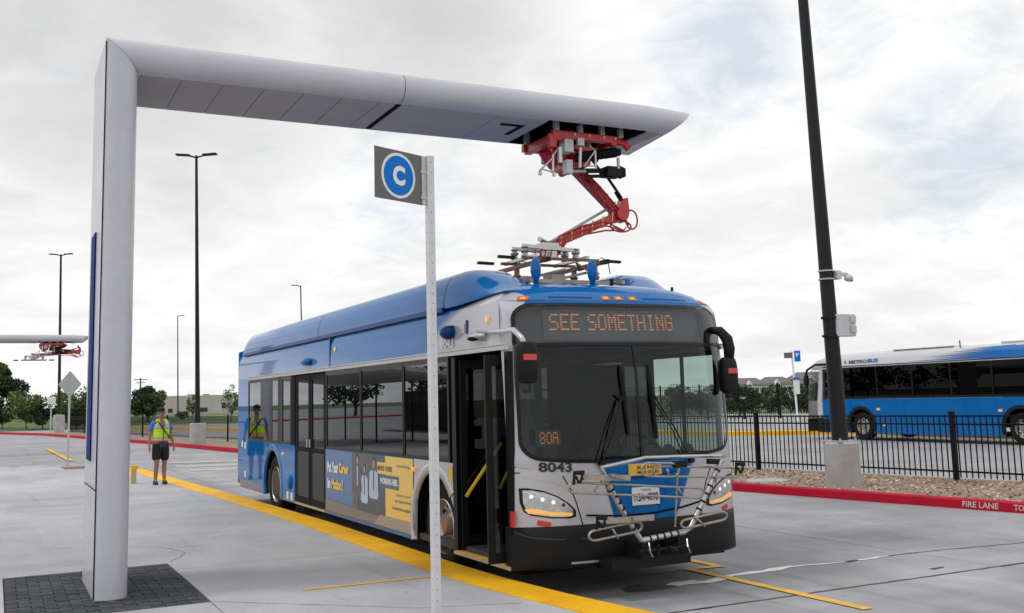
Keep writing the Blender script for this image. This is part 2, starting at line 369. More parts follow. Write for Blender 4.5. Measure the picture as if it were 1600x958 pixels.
# road sheet under the slabs
b = MB(); b.add([(x, y, -.024) for x, y in [(-14, -90), (36, -90), (36, 60), (14, 100), (-4, 100), (-14, 99)]], [tuple(range(6))]); b.add([(-14, -90, -.024), (-14, 99, -.024), (-28, 260, -.024), (-200, 420, -.024), (-200, -90, -.024)], [(0, 1, 2, 3, 4)]); road = struct(b, 'road', 'far_concrete')
b = MB(); b.add([(-8.75, -9.8, -.018), (9.55, -9.8, -.018), (9.55, 26.8, -.018), (-8.75, 26.8, -.018)], [(0, 1, 2, 3)]); b.build('road_joint_filler', 'joint', road)
Rj = random.Random(3)
for i in range(-1, 3):
    for j in range(-1, 7):
        x0, y0 = .4+4.6*(i-1), -.72+4.6*(j-1)+.0
        if x0 < -9: continue
        dz_ = Rj.uniform(-.0015, .0015)
        b = MB(); b.box((x0+.007, y0+.007, -.15), (x0+4.593, y0+4.593, dz_)); b.build('road_slab', 'road_concrete', road, bevel=.004)
# tar seal in the near joint, the crack and the pale spill
def ribbon(pts, w_, z, m, name, parent=road, jit=0.0, seed=1):
    r = random.Random(seed); P = []
    for (a, b_), (c, d) in zip(pts, pts[1:]):
        n = max(1, int(math.hypot(c-a, d-b_)/.12)) if jit else 1
        for k in range(n): P.append((a+(c-a)*k/n, b_+(d-b_)*k/n))
    P.append(pts[-1]); l, q = [], []
    for i, (x, y) in enumerate(P):
        p0, p1 = P[max(0, i-1)], P[min(len(P)-1, i+1)]; dx, dy = p1[0]-p0[0], p1[1]-p0[1]; h = math.hypot(dx, dy) or 1
        o = r.uniform(-jit, jit); ww = w_*(1+(r.uniform(-.45, .45) if jit else 0))/2
        l.append((x-dy/h*(ww+o), y+dx/h*(ww+o), z)); q.append((x+dy/h*(ww-o), y-dx/h*(ww-o), z))
    return MB().grid([l, q]).build(name, m, parent)
ribbon([(.3, -.72), (2.3, -.715), (4.0, -.725), (9.4, -.72)], .035, .0045, 'tar', 'tar_seal', jit=.006)
ribbon([(4.6, .40), (5.19, .37), (5.9, .28), (6.58, .19), (7.6, .25), (8.6, .1)], .028, .0045, 'tar', 'road_crack', jit=.012)
ribbon([(3.33, .47), (3.7, .40), (4.0, .35), (4.6, .40)], .05, .005, 'spill_white', 'filled_crack', jit=.014)
ribbon([(3.95, .36), (4.12, .37)], .05, .0085, 'tar', 'road_crack', jit=.004)
ribbon([(1.66, .30), (1.78, .34), (2.05, .28), (2.27, .31), (2.45, .40), (2.9, .43), (3.33, .47)], .12, .005, 'spill_white', 'filled_crack', jit=.018, seed=5)
ribbon([(1.66, .30), (1.75, .40), (2.0, .37)], .10, .0045, 'spill_white', 'filled_crack', jit=.02, seed=6)

Ro = random.Random(4); b = MB(); b.add([(1.42+.34*math.cos(a)*q, .36+.17*math.sin(a)*q, .0035) for a, q in [(2*math.pi*i/26, Ro.uniform(.82, 1.1)) for i in range(26)]], [tuple(range(26))]); b.build('oil_stain', 'oil', road)
ribbon([(4.3, -.45), (4.5, -.44)], .05, .0045, 'tar', 'road_crack', jit=.01)
def quad(name, pts, z, m, parent=road): b = MB(); b.add([(x, y, z) for x, y in pts], [tuple(range(len(pts)))]); return b.build(name, m, parent)
quad('bay_line', [(2.27, .98), (2.38, .98), (2.40, -1.52), (2.29, -1.52)], .0095, 'line_yellow')
quad('bay_line', [(2.60, 5.2), (2.70, 5.2), (2.74, .90), (2.64, .90)], .009, 'line_yellow')
quad('bay_line', [(.35, .88), (2.27, .93), (2.27, 1.03), (.35, .98)], .009, 'line_yellow_worn')
quad('bay_line', [(2.27, .90), (2.74, .85), (2.74, .95), (2.27, 1.0)], .0105, 'line_yellow')
for y0, x0, x1 in ((27.0, .9, 4.2), (24.6, .75, 4.2), (22.4, .8, 3.4)): quad('crossing_bar', [(x0, y0), (x1, y0-.9), (x1+.1, y0+.3), (x0+.1, y0+1.1)], .008, 'line_white')
quad('lane_line', [(-2.05, 46), (-1.85, 46), (-1.62, 32.5), (-1.82, 32.5)], .006, 'line_yellow'); quad('lane_line', [(-5.6, 38), (-4.4, 39.2), (-4.3, 39.0), (-5.5, 37.8)], .006, 'line_yellow')
# --- platform: kerb band and slabs
OUT = [(2.3, -9.5), (1.25, -5.2), (.72, -3.0), (.42, -1.9), (.27, -1.1), (.15, -.35), (.05, .6), (.015, 1.5), (.01, 6), (-.08, 9), (-.23, 12.8), (-.42, 17), (-.59, 21.4), (-.85, 23.2), (-1.5, 24.7), (-3.0, 26.2), (-6, 28.8), (-11, 31.5), (-16, 32)]
INN = []
for i, (x, y) in enumerate(OUT):
    p0, p1 = OUT[max(0, i-1)], OUT[min(len(OUT)-1, i+1)]; dx, dy = p1[0]-p0[0], p1[1]-p0[1]; h = math.hypot(dx, dy); w_ = .44 if y < 22 else .3
    INN.append((x-dy/h*w_, y+dx/h*w_) if False else (x-abs(dy)/h*w_, y-(abs(dx)/h*w_ if dy > 0 and dx < 0 and y > 20 else 0)))
walk = MB(); pbase = [(x, y) for x, y in INN]+[(-16, -9.5)]
walk.slab([(x-.01, y) for x, y in INN]+[(-16, -9.5)], -.02, .165); walk = struct(walk, 'platform', 'joint')
ZS = .19; z_t = .19
def in_x(y): return yx([p for p in INN[:14]], y)
def slabpoly(poly, nm='pavement_slab'): b = MB(); b.slab(poly, .06, ZS); return b.build(nm, 'sidewalk_concrete', walk, bevel=.004)
def edge(y0, y1, gap=.006):
    ys = sorted([y0, y1]+[p[1] for p in INN[:13] if y0 < p[1] < y1]); return [(in_x(y)-gap, y) for y in ys]
PX0, PX1, PY0, PY1 = -4.11, -2.55, 1.05, 3.52
g_ = .006
slabpoly(edge(-9.4, 3.02)+[(PX1+g_, 3.02), (PX1+g_, -9.4)])
slabpoly([(PX1-g_, -9.4), (PX1-g_, PY0-g_), (PX0+g_, PY0-g_), (PX0+g_, -9.4)])
slabpoly([(PX0-g_, -9.4), (PX0-g_, 2.72), (-8.5, 2.72), (-8.5, -9.4)])
slabpoly(edge(3.035, 9.0)+[(-5.6, 9.0), (-5.6, 2.735), (PX0-g_, 2.735), (PX0-g_, PY1+g_), (PX1+g_, PY1+g_), (PX1+g_, 3.035)])
slabpoly([(-5.615, 2.735), (-5.615, 9.0), (-11, 9.0), (-11, 2.735)])
for a, c in ((9.015, 15.0), (15.015, 21.2)):
    slabpoly(edge(a, c)+[(-5.6, c), (-5.6, a)]); slabpoly([(-5.615, a), (-5.615, c), (-11, c), (-11, a)])
slabpoly([(in_x(21.215)-g_, 21.215), (-1.1, 23.0), (-1.75, 24.3), (-3.1, 25.8), (-6, 28.4), (-11, 31.1), (-11, 21.215)])
# kerb as cast lengths with fine joints
lens = list(zip(OUT, OUT[1:], INN, INN[1:]))
for k, (a, c, e, f) in enumerate(lens):
    n = max(1, int(math.hypot(c[0]-a[0], c[1]-a[1])/1.6)) if k < 13 else 1
    for i in range(n):
        s0, s1 = i/n, (i+1)/n; eps = 0
        P = lambda p, q, s: (p[0]+(q[0]-p[0])*s, p[1]+(q[1]-p[1])*s)
        A_, B_, C_, D_ = P(a, c, s0), P(a, c, s1), P(e, f, s1), P(e, f, s0); bb = MB(); b = bb
        zt = ZS+.002
        r = [[(*A_, -.03), (*A_, zt-.03), (A_[0]-.012, A_[1], zt-.008), (A_[0]-.035, A_[1], zt), (*D_, zt), (*D_, .0)], [(*B_, -.03), (*B_, zt-.03), (B_[0]-.012, B_[1], zt-.008), (B_[0]-.035, B_[1], zt), (*C_, zt), (*C_, .0)]]
        b.grid(r); b.add(r[0], [tuple(range(6))]); b.add(r[1], [tuple(range(6))])
        b.build('kerb_stone', 'curb_yellow' if k < 13 else 'sidewalk_concrete', walk, smooth=True)
quad('kerb_scuff', [(.02, .15), (.10, .15), (.16, -.35), (-.02, -.28), (-.05, .02)], ZS+.006, 'sidewalk_concrete', walk) if False else None
quad('boarding_line', [(-1.74, 1.09), (-.47, 1.06), (-.47, 1.12), (-1.74, 1.16)], ZS+.004, 'line_yellow', walk)
quad('tactile_pad', [(-2.45, 23.2), (-1.7, 23.0), (-1.55, 24.2), (-2.5, 24.6)], ZS+.004, 'truncated_red', walk)
ribbon([(-2.52, 3.6), (-2.35, 3.9), (-2.25, 4.3), (-2.45, 4.9), (-3.0, 5.3)], .008, ZS+.0035, 'joint', 'hairline_crack', walk, jit=.02)
ribbon([(-2.53, 1.04), (-2.0, .55), (-1.6, .2), (-1.18, -.19), (-.4, -.5)], .008, ZS+.0035, 'joint', 'hairline_crack', walk, jit=.012)
# pavers round the gantry foot
b = MB(); b.box((PX0, PY0, .10), (PX1, PY1, .155)); pv = b.build('paver_bed', 'joint', walk)
row = 0; y = PY0; protos = {}
Rp = random.Random(11)
while y < PY1-.05:
    x = PX0-(.10 if row % 2 else 0)
    while x < PX1-.005:
        a, c = max(x, PX0)+.004, min(x+.20, PX1)-.004; x += .20
        if c-a < .03: continue
        if a > -3.45 and c < -3.12 and y > 1.72 and y+.1 < 2.9: continue
        key = (round(c-a, 3), Rp.random() < .3)
        if key not in protos:
            q = MB(); q.box((0, .004, 0), (key[0], .099, .05)); o = q.build('paver', 'paver_grey_light' if key[1] else 'paver_grey', pv, bevel=.004, local=True); protos[key] = o
        else: o = protos[key].copy(); C.objects.link(o)
        o.location = (a, y, .138+Rp.uniform(-.003, .003)); o.rotation_euler = (Rp.uniform(-.01, .01), Rp.uniform(-.01, .01), Rp.uniform(-.008, .008))
    y += .103; row += 1
# --- island: red kerb, mulch
isl = MB(); ir = [(x+.14, y) for x, y in RED[:7]]; fx_ = lambda y: 12.45-.158*y
FO = lambda y: fx_(y)+.40
isl.slab(ir+[(FO(y), y) for y in (76, 46, 33, 5, 0, -19)], -.05, .125); isl = struct(isl, 'planted_island', 'mulch_ground')
for k, (a, c) in enumerate(zip(RED, RED[1:])):
    n = max(1, int(math.hypot(c[0]-a[0], c[1]-a[1])/3.1))
    for i in range(n):
        A_ = [a[j]+(c[j]-a[j])*i/n for j in (0, 1)]; B_ = [a[j]+(c[j]-a[j])*(i+1)/n for j in (0, 1)]
        r = [[(*p, -.03), (p[0]+.01, p[1], .13), (p[0]+.035, p[1]+.0, .15), (p[0]+.17, p[1]+.03, .15), (p[0]+.17, p[1]+.03, 0)] for p in (A_, B_)]
        b = MB(); b.grid(r); b.build('red_kerb_stone', 'curb_red', isl, smooth=True)
dr_ = Vector((-.1491, 1, 0)).normalized()
def curbtext(txt, y0, wd_, h=.085):
    text('kerb_lettering', txt, lambda u, v: (9.29-.1491*(y0-u*wd_)+.0005-.006+(.012*(v*h+.035)/.13), y0-u*wd_, .035+v*h), 'text_worn', isl, .02)
curbtext('FIRE LANE', 2.93, .56); curbtext('TOW-AWAY', 2.14, .62)
# wood chips
chips, chd = MB(), MB(); Rc = random.Random(5)
for i in range(9500):
    y = -8+43*Rc.random()**1.5; x0 = yx(RED, y)+.20; x = x0+(FO(y)-x0-.25)*Rc.random(); z = .125+Rc.uniform(0, .025); a = Rc.uniform(0, 6.3); l = Rc.uniform(.02, .055)*(1+max(0, y-6)*.025); w_ = l*Rc.uniform(.3, .7); ti = Rc.uniform(-.5, .5)
    ca, sa = math.cos(a), math.sin(a); tgt = chips if Rc.random() < .7 else chd
    tgt.add([(x+ca*l, y+sa*l, z+ti*l), (x-sa*w_, y+ca*w_, z+.012), (x-ca*l, y-sa*l, z-ti*l), (x+sa*w_, y-ca*w_, z)], [(0, 1, 2, 3)])
for q, m in ((chips, 'mulch_chip'), (chd, 'mulch_chip_dark')): tag(q.build('wood_chips', m, isl), kind='stuff')
b = MB(); b.lathe([(.42, 0), (.40, .035), (.0, .04)], (8.75+.3, 7.55, .12), 'z', 20); b.build('manhole_cover', 'pedestal', isl)
# --- far platform with its yellow kerb
b = MB(); fp = YK+[(60, 100), (60, -30)]; b.slab([(x+.30, y) for x, y in YK]+[(46, 62), (52, 40), (52, -30)], -.03, .15); farp = struct(b, 'far_platform', 'far_concrete')
for a, c in zip(YK, YK[1:]):
    n = max(1, int(math.hypot(c[0]-a[0], c[1]-a[1])/4))
    for i in range(n):
        A_ = [a[j]+(c[j]-a[j])*i/n for j in (0, 1)]; B_ = [a[j]+(c[j]-a[j])*(i+1)/n for j in (0, 1)]; dx, dy = c[0]-a[0], c[1]-a[1]; h = math.hypot(dx, dy); nx, ny = dy/h, -dx/h
        r = [[(p[0], p[1], -.03), (p[0], p[1], .135), (p[0]+nx*.03, p[1]+ny*.03, .16), (p[0]+nx*.42, p[1]+ny*.42, .16), (p[0]+nx*.42, p[1]+ny*.42, 0)] for p in (A_, B_)]
        b = MB(); b.grid(r); b.build('yellow_kerb_stone', 'curb_yellow', farp, smooth=True)
# ================= electric bus (world coordinates; kerb side on x=0, nose towards -y) =================
BZ = [.28, .68, 1.25, 1.9, 2.3, 2.66, 2.76, 2.85, 2.92, 2.97, 3.0]; BY = [.20, .21, .22, .26, .30, .35, .40, .50, .63, .83, 1.1]
WZ = [.28, 2.45, 2.66, 2.76, 2.85, 2.92, 2.97, 3.0]; WW = [1.285, 1.285, 1.275, 1.25, 1.16, 1.03, .85, .6]
CX = 1.285; REAR = 12.25
def lerp(x, xs, ys): return float(np.interp(x, xs, ys))
def surf(t, z, off=0.0):
    W = lerp(z, WZ, WW); d = .26*4*abs(t)**3*(1 if t > 0 else -1)/W; l = math.hypot(d, 1)
    return (CX+t*W+d/l*off, lerp(z, BZ, BY)+.26*t**4-off/l, z)
bus = empty('electric_bus', (1.285, 6.2, 0), 'blue and silver bus with open front door and nose bike rack, charging under the gantry', 'bus')
def bm_(): return MB()
SIDE = lambda y, z, d: (d, y, z)
def side(name, poly, x0, x1, m, parent=bus, mirror=True, **k):
    b = MB(); b.prism(poly, SIDE, x0, x1)
    o = b.build(name, m, parent, **k)
    if mirror:
        b2 = MB(); b2.prism(poly, SIDE, 2*CX-x0, 2*CX-x1); b2.build(name, m, parent, **k)
    return o
rect = lambda y0, y1, z0, z1: [(y0, z0), (y1, z0), (y1, z1), (y0, z1)]
# --- roof shell: one skin from the tail round the nose
tcols = [-1+2*i/40 for i in range(41)]
zl = [2.33, 2.40, 2.45, 2.55, 2.66, 2.71, 2.76, 2.80, 2.85, 2.89, 2.92, 2.95, 2.97, 2.99, 3.0]
paint = bpy.data.materials.new('bus_two_tone_paint'); paint.use_nodes = True; t = paint.node_tree; b = t.nodes['Principled BSDF']
b.inputs['Roughness'].default_value = .35; b.inputs['Coat Weight'].default_value = 1.0; b.inputs['Coat IOR'].default_value = 1.34; b.inputs['Specular IOR Level'].default_value = .0; b.inputs['Coat Roughness'].default_value = .03
ge = t.nodes.new('ShaderNodeNewGeometry'); sx = t.nodes.new('ShaderNodeSeparateXYZ'); t.links.new(ge.outputs['Position'], sx.inputs[0])
mr = t.nodes.new('ShaderNodeMapRange'); mr.inputs['From Max'].default_value = 4.0; t.links.new(sx.outputs[1], mr.inputs[0])
fc = t.nodes.new('ShaderNodeFloatCurve'); cv = fc.mapping.curves[0]
pts_ = [(0, 2.50), (.42, 2.50), (.52, 2.745), (.75, 2.86), (1.05, 2.85), (1.4, 2.79), (1.8, 2.68), (2.15, 2.50), (2.5, 2.25), (4, 2.0)]
cv.points[0].location = (0, pts_[0][1]-2); cv.points[1].location = (1, 0)
for y_, z_ in pts_[1:-1]: cv.points.new(y_/4, z_-2)
fc.mapping.update(); t.links.new(mr.outputs[0], fc.inputs['Value'])
def tm(op, a, b_, clamp=False):
    n = t.nodes.new('ShaderNodeMath'); n.operation = op; n.use_clamp = clamp
    for i, v in enumerate((a, b_)):
        if isinstance(v, (int, float)): n.inputs[i].default_value = v
        else: t.links.new(v, n.inputs[i])
    return n.outputs[0]
dz = tm('SUBTRACT', tm('SUBTRACT', sx.outputs[2], 2.0), fc.outputs[0])
wd = tm('MULTIPLY', tm('MAXIMUM', tm('SUBTRACT', sx.outputs[1], 1.3), 0.0), .22)
fac = tm('ADD', tm('DIVIDE', dz, tm('ADD', wd, .006)), .5, True)
mxp = t.nodes.new('ShaderNodeMix'); mxp.data_type = 'RGBA'; t.links.new(fac, mxp.inputs['Factor'])
mxp.inputs['A'].default_value = (.50, .495, .54, 1); mxp.inputs['B'].default_value = (.0003, .122, .385, 1)
t.links.new(mxp.outputs['Result'], b.inputs['Base Color'])
mm = t.nodes.new('ShaderNodeMath'); mm.operation = 'MULTIPLY_ADD'; t.links.new(fac, mm.inputs[0]); mm.inputs[1].default_value = -.25; mm.inputs[2].default_value = .25; t.links.new(mm.outputs[0], b.inputs['Metallic'])
rows = []
for z in zl:
    W = lerp(z, WZ, WW); ys = lerp(z, BZ, BY)+.26
    rear = REAR-.12*max(0, (z-2.6))/.4
    yy = [rear+(ys-rear)*k/16 for k in range(16)]
    r = [(CX-W, y, z) for y in yy]+[surf(tc_, z) for tc_ in tcols]+[(CX+W, y, z) for y in reversed(yy)]
    rows.append(r)
shell = MB(); front_rows = [r for r in rows if r[0][2] >= 2.76-1e-6]
shell.grid(front_rows)
# below 2.76 the nose is glass, so only the flanks
for sl in (slice(0, 17), slice(-17, None)): shell.grid([r[sl] for r in rows if r[0][2] <= 2.76+1e-6])
top = rows[-1]; n_ = len(top)
for k in range(n_//2): shell.add([top[k], top[k+1], top[n_-2-k], top[n_-1-k]], [(0, 1, 2, 3)])
shell.build('roof_shell', paint, bus, smooth='all')
# --- screen surround, gasket and glass
def loop(o, f): return [f(a, b_) for a, b_ in o]
def bow(tt, z, zb=1.22, zt=2.72): return z+(1-min(1, (z-zb)/(zt-zb)))*.085*abs(tt)**3
A = rrect(-.925, .945, 1.215, 2.725, .13, .16); B = rrect(-1, 1, 1.12, 2.76, .001, .001)
def ring(o1, o2, off1, off2, n=4, bw=True):
    rows = []
    for i in range(n+1):
        s = i/n; r = []
        for (a, b_), (c, d) in zip(o1, o2):
            tt = a+(c-a)*s; z = b_+(d-b_)*s
            r.append(surf(tt, bow(tt, z) if bw else z, off1+(off2-off1)*s))
        rows.append(r+[r[0]])
    return MB().grid(rows)
# silver lower + pillars, blue brow handled by the same two-tone paint
ring(A, B, .002, .0, 6).build('nose_surround', paint, bus, smooth='all')
G1 = rrect(-.93, .95, 1.21, 2.73, .13, .165); G2 = rrect(-.905, .925, 1.245, 2.695, .115, .14)
ring(G1, G2, .012, .016, 2).build('screen_gasket', 'black_trim', bus, smooth='all')
def fill(o, off, rows_n=24, cols=36, z0=None, z1=None, bw=True, t0=None, t1=None):
    zs = [z0+(z1-z0)*i/rows_n for i in range(rows_n+1)]; rr = []
    for z in zs:
        xs = []
        for i in range(len(o)):
            (a, b_), (c, d) = o[i], o[(i+1) % len(o)]
            if (b_-z)*(d-z) <= 0 and abs(b_-d) > 1e-9: xs.append(a+(c-a)*(z-b_)/(d-b_))
        if not xs: xs = [0, 0]
        a, c = min(xs), max(xs)
        if t0 is not None: a = max(a, t0)
        if t1 is not None: c = min(c, t1)
        rr.append([surf(a+(c-a)*j/cols, bow(a+(c-a)*j/cols, z) if bw else z, off) for j in range(cols+1)])
    return MB().grid(rr)
fill(G1, .010, 20, 24, 1.225, 2.325, t1=.0).build('windscreen', 'windshield_glass', bus, smooth='all')
fill(G1, .010, 20, 24, 1.225, 2.325, t0=.03).build('windscreen', 'windshield_glass', bus, smooth='all')
fill(G1, .012, 10, 40, 2.335, 2.715).build('destination_glass', 'sign_glass', bus, smooth='all')
def strip(pts, w, off, m, name, parent=bus, dz_=0):
    """thin ribbon laid on the nose surface along (t,z) points"""
    r1, r2 = [], []
    for i, (a, z) in enumerate(pts):
        p, q = pts[max(0, i-1)], pts[min(len(pts)-1, i+1)]; dx, dz__ = (q[0]-p[0])*CX, q[1]-p[1]; l = math.hypot(dx, dz__) or 1
        nx, nz_ = -dz__/l*w/2/CX, dx/l*w/2
        r1.append(surf(a-nx, z-nz_, off)); r2.append(surf(a+nx, z+nz_, off))
    b = MB().grid([r1, r2]); b2 = b.build(name, m, parent); b2.modifiers.new('s', 'SOLIDIFY').thickness = .006; return b2
seg = lambda a, b_, n=10: [(a[0]+(b_[0]-a[0])*i/n, a[1]+(b_[1]-a[1])*i/n) for i in range(n+1)]
strip(seg((-.92, 2.33), (.925, 2.33), 30), .032, .022, 'black_trim', 'header_bar')
strip(seg((.014, 1.235), (.014, 2.32)), .030, .020, 'black_trim', 'centre_bar')
# sign box behind the upper glass
fill(rrect(-.90, .92, 2.33, 2.70, .02, .02), -.10, 4, 30, 2.34, 2.69, bw=False).build('sign_housing', 'led_back', bus)
fill(rrect(-.70, .78, 2.36, 2.68, .01, .01), -.085, 4, 30, 2.37, 2.67, bw=False).build('sign_screen', 'led_screen', bus)
FONT = {'S': '01111 10000 10000 01110 00001 00001 11110', 'E': '11111 10000 10000 11110 10000 10000 11111', 'O': '01110 10001 10001 10001 10001 10001 01110',
 'M': '10001 11011 10101 10101 10001 10001 10001', 'T': '11111 00100 00100 00100 00100 00100 00100', 'H': '10001 10001 10001 11111 10001 10001 10001',
 'I': '01110 00100 00100 00100 00100 00100 01110', 'N': '10001 11001 10101 10101 10011 10001 10001', 'G': '01110 10001 10000 10111 10001 10001 01110',
 '8': '01110 10001 10001 01110 10001 10001 01110', '0': '01110 10001 10001 10001 10001 10001 01110', 'A': '01110 10001 10001 11111 10001 10001 10001', ' ': '000 000 000 000 000 000 000'}
def led(txt, t0, t1, z0, z1, off, name, parent, dot=.7):
    cols = sum(len(FONT[c].split()[0])+1 for c in txt)-1; b = MB(); cw = (t1-t0)/cols; ch = (z1-z0)/7; cx_ = 0
    for c in txt:
        rs = FONT[c].split()
        for r_, row in enumerate(rs):
            for k, bit in enumerate(row):
                if bit == '1':
                    for sub in range(2):
                        a = t0+(cx_+k+sub*.5+.04)*cw; z = z1-(r_+.5)*ch; wq = cw*.44; h = ch*.30
                        b.add([surf(a, z-h, off), surf(a+wq, z-h, off), surf(a+wq, z+h, off), surf(a, z+h, off)], [(0, 1, 2, 3)])
        cx_ += len(rs[0])+1
    return b.build(name, 'led_amber', parent)
led('SEE SOMETHING', -.655, .455, 2.465, 2.63, -.06, 'sign_text', bus)
led('80A', -.78, -.63, 1.40, 1.51, -.14, 'route_number_sign', bus)
fill(rrect(-.81, -.60, 1.37, 1.54, .01, .01), -.16, 2, 4, 1.38, 1.53, bw=False).build('route_sign_box', 'led_back', bus)
# --- lower nose: fascia, blue centre, bumper
rowsf = [[surf(-1+2*j/48, z+max(0, (z-.95)/.17)*(bow(-1+2*j/48, 1.12)-1.12), .0) for j in range(49)] for z in (.60, .66, .75, .85, .95, 1.0, 1.06, 1.12)]
MB().grid(rowsf).build('front_fascia', 'silver_paint', bus, smooth='all')
rr = []
for i in range(13):
    s = i/12; z = .60+(1.212-.60)*s; a, c = -.225+(-.355+.225)*s, .27+(.495-.27)*s
    rr.append([surf(a+(c-a)*j/16, bow(a+(c-a)*j/16, z) if s == 1 else z, .008) for j in range(17)])
MB().grid(rr).build('centre_panel', 'blue_paint', bus, smooth='all', thick=.006)
strip(seg((-.30, 1.235), (.44, 1.235)), .02, .014, 'blue_dark', 'wiper_cowl')
strip([(-.28, 1.10), (-.1, 1.055), (.1, 1.055), (.35, 1.10)], .014, .012, 'blue_dark', 'panel_crease')
strip([(-.48, .745), (-.2, .715), (.1, .715), (.35, .745), (.62, .80)], .016, .013, 'gap_dark', 'panel_joint')
for sgn in (-1, 1):
    q = lambda pts: [(a*sgn+.015, z) for a, z in pts]
    strip(q([(.66, 1.11), (.60, .98), (.565, .86), (.535, .72), (.52, .64)]), .010, .003, 'gap_dark', 'panel_joint')
    strip(q([(.93, 1.125), (.80, 1.085), (.67, 1.045), (.64, 1.02)]), .022, .006, 'silver_paint', 'crease')
bumper = MB(); prof = [(.275, -.03), (.28, .025), (.31, .042), (.42, .052), (.54, .052), (.62, .044), (.658, .022), (.666, -.02)]
rowsb = []
for z, o_ in prof:
    r = [(CX+sg*1.285+sg*o_*.5, y, z) for sg, ys_ in ((-1, (.95, .80, .62)),) for y in ys_]
    r = []
    r += [surf(-1+2*j/40, z, o_*(1-abs(-1+2*j/40)**10)+.002) for j in range(41)]
    r = [(r[0][0], .56, z)]+r+[(r[-1][0], .56, z)]
    rowsb.append(r)
bumper.grid(rowsb); bp_ = bumper.build('front_bumper', 'black_plastic', bus, smooth='all')
strip(seg((-.62, .335), (-.40, .335)), .02, .054, 'steel_worn', 'tow_slot', bp_)
strip([(-.97, .63), (-.88, .575), (-.7, .55), (-.5, .545)], .012, .056, 'interior_grey', 'bumper_crease', bp_)
# headlamps
hl = [(-.955, 1.012), (-.952, .885), (-.93, .80), (-.885, .765), (-.75, .735), (-.62, .725), (-.572, .74), (-.575, .80), (-.625, .865), (-.70, .93), (-.80, .985), (-.90, 1.012)]
def blob(pts, off, m, name, parent, sgn=1, shrink=1.0, thick=.01):
    cx_ = sum(p[0] for p in pts)/len(pts); cz = sum(p[1] for p in pts)/len(pts)
    ps = [(cx_+(a-cx_)*shrink, cz+(z-cz)*shrink) for a, z in pts]; rows = []
    for i in range(5):
        s = i/4; rows.append([surf((cx_+(a-cx_)*s)*sgn+(.015 if sgn > 0 else .03), cz+(z-cz)*s, off) for a, z in ps+[ps[0]]])
    return MB().grid(rows).build(name, m, parent, thick=thick)
for sgn in (1, -1):
    h = blob(hl, .006, 'black_trim', 'headlamp', bus, sgn); 
    blob(hl, .010, 'lamp_chrome', 'reflector', h, sgn, .88)
    blob([(-.925, .82), (-.90, .785), (-.75, .758), (-.61, .748), (-.60, .775), (-.75, .79), (-.88, .83)], .014, 'amber_turn', 'turn_signal', h, sgn)
    for k in range(4):
        u = -.88+k*.072; zc = .935-k*.028; blob([(u+.013*math.cos(q_), zc+.018*math.sin(q_)) for q_ in [2*math.pi*j/14 for j in range(14)]], .013, 'lamp_white' if k < 3 else 'interior_grey', 'lamp_lens', h, sgn)
for a, z, w_ in ((-.788, .69, .05), (.83, .69, .04)):
    strip(seg((a-w_/1.1, z+.012*(1 if a < 0 else -1)), (a+w_/1.1, z-.012*(1 if a < 0 else -1))), .045, .008, 'reflector_red', 'front_reflector')
# number, plates
fnum = lambda u, v: surf(-.812+u*.238, 1.155+v*.088-u*.012, .006)
text('fleet_number', '8043', fnum, 'text_black', bus, .03)
def plate(t0, t1, z0, z1, m, name):
    b = MB(); a = [surf(t0, z0, .022), surf(t1, z0, .022), surf(t1, z1, .022), surf(t0, z1, .022)]; c = [surf(t0, z0, .012), surf(t1, z0, .012), surf(t1, z1, .012), surf(t0, z1, .012)]
    b.add(a+c, [(0, 1, 2, 3), (0, 4, 5, 1), (1, 5, 6, 2), (2, 6, 7, 3), (3, 7, 4, 0)]); return b.build(name, m, bus)
pl = plate(-.095, .145, .80, .965, 'plate_white', 'number_plate')
text('plate_text', '1GA-4098', lambda u, v: surf(-.080+u*.21, .835+v*.075, .026), 'text_black', pl, .015)
text('plate_text', 'TEXAS', lambda u, v: surf(-.02+u*.09, .928+v*.022, .026), 'text_blue', pl, .01)
py_ = plate(-.115, .175, 1.075, 1.185, 'plate_yellow', 'bike_rack_notice')
text('notice_text', 'BIKE RACK', lambda u, v: surf(-.04+u*.19, 1.135+v*.03, .026), 'text_black', py_, .01)
text('notice_text', 'MAX 55 LBS', lambda u, v: surf(-.04+u*.19, 1.09+v*.03, .026), 'text_black', py_, .01)
# marker lamps on the brow
for a, z in ((-.862, 2.785), (-.175, 2.79), (-.055, 2.79), (.08, 2.79), (.885, 2.785)):
    f_ = blob([(a-.035, z-.022), (a+.035, z-.022), (a+.042, z), (a+.03, z+.022), (a-.03, z+.022), (a-.042, z)], .012, 'amber_dark', 'marker_lamp', bus, 1, 1.0, .014)
    blob([(a-.018, z-.010), (a+.018, z-.010), (a+.018, z+.010), (a-.018, z+.010)], .018, 'amber', 'lens', f_)
for a, c in ((-.66, -.28), (.20, .66)): strip(seg((a, 2.79), (c, 2.79)), .014, .004, 'blue_dark', 'brow_slot')
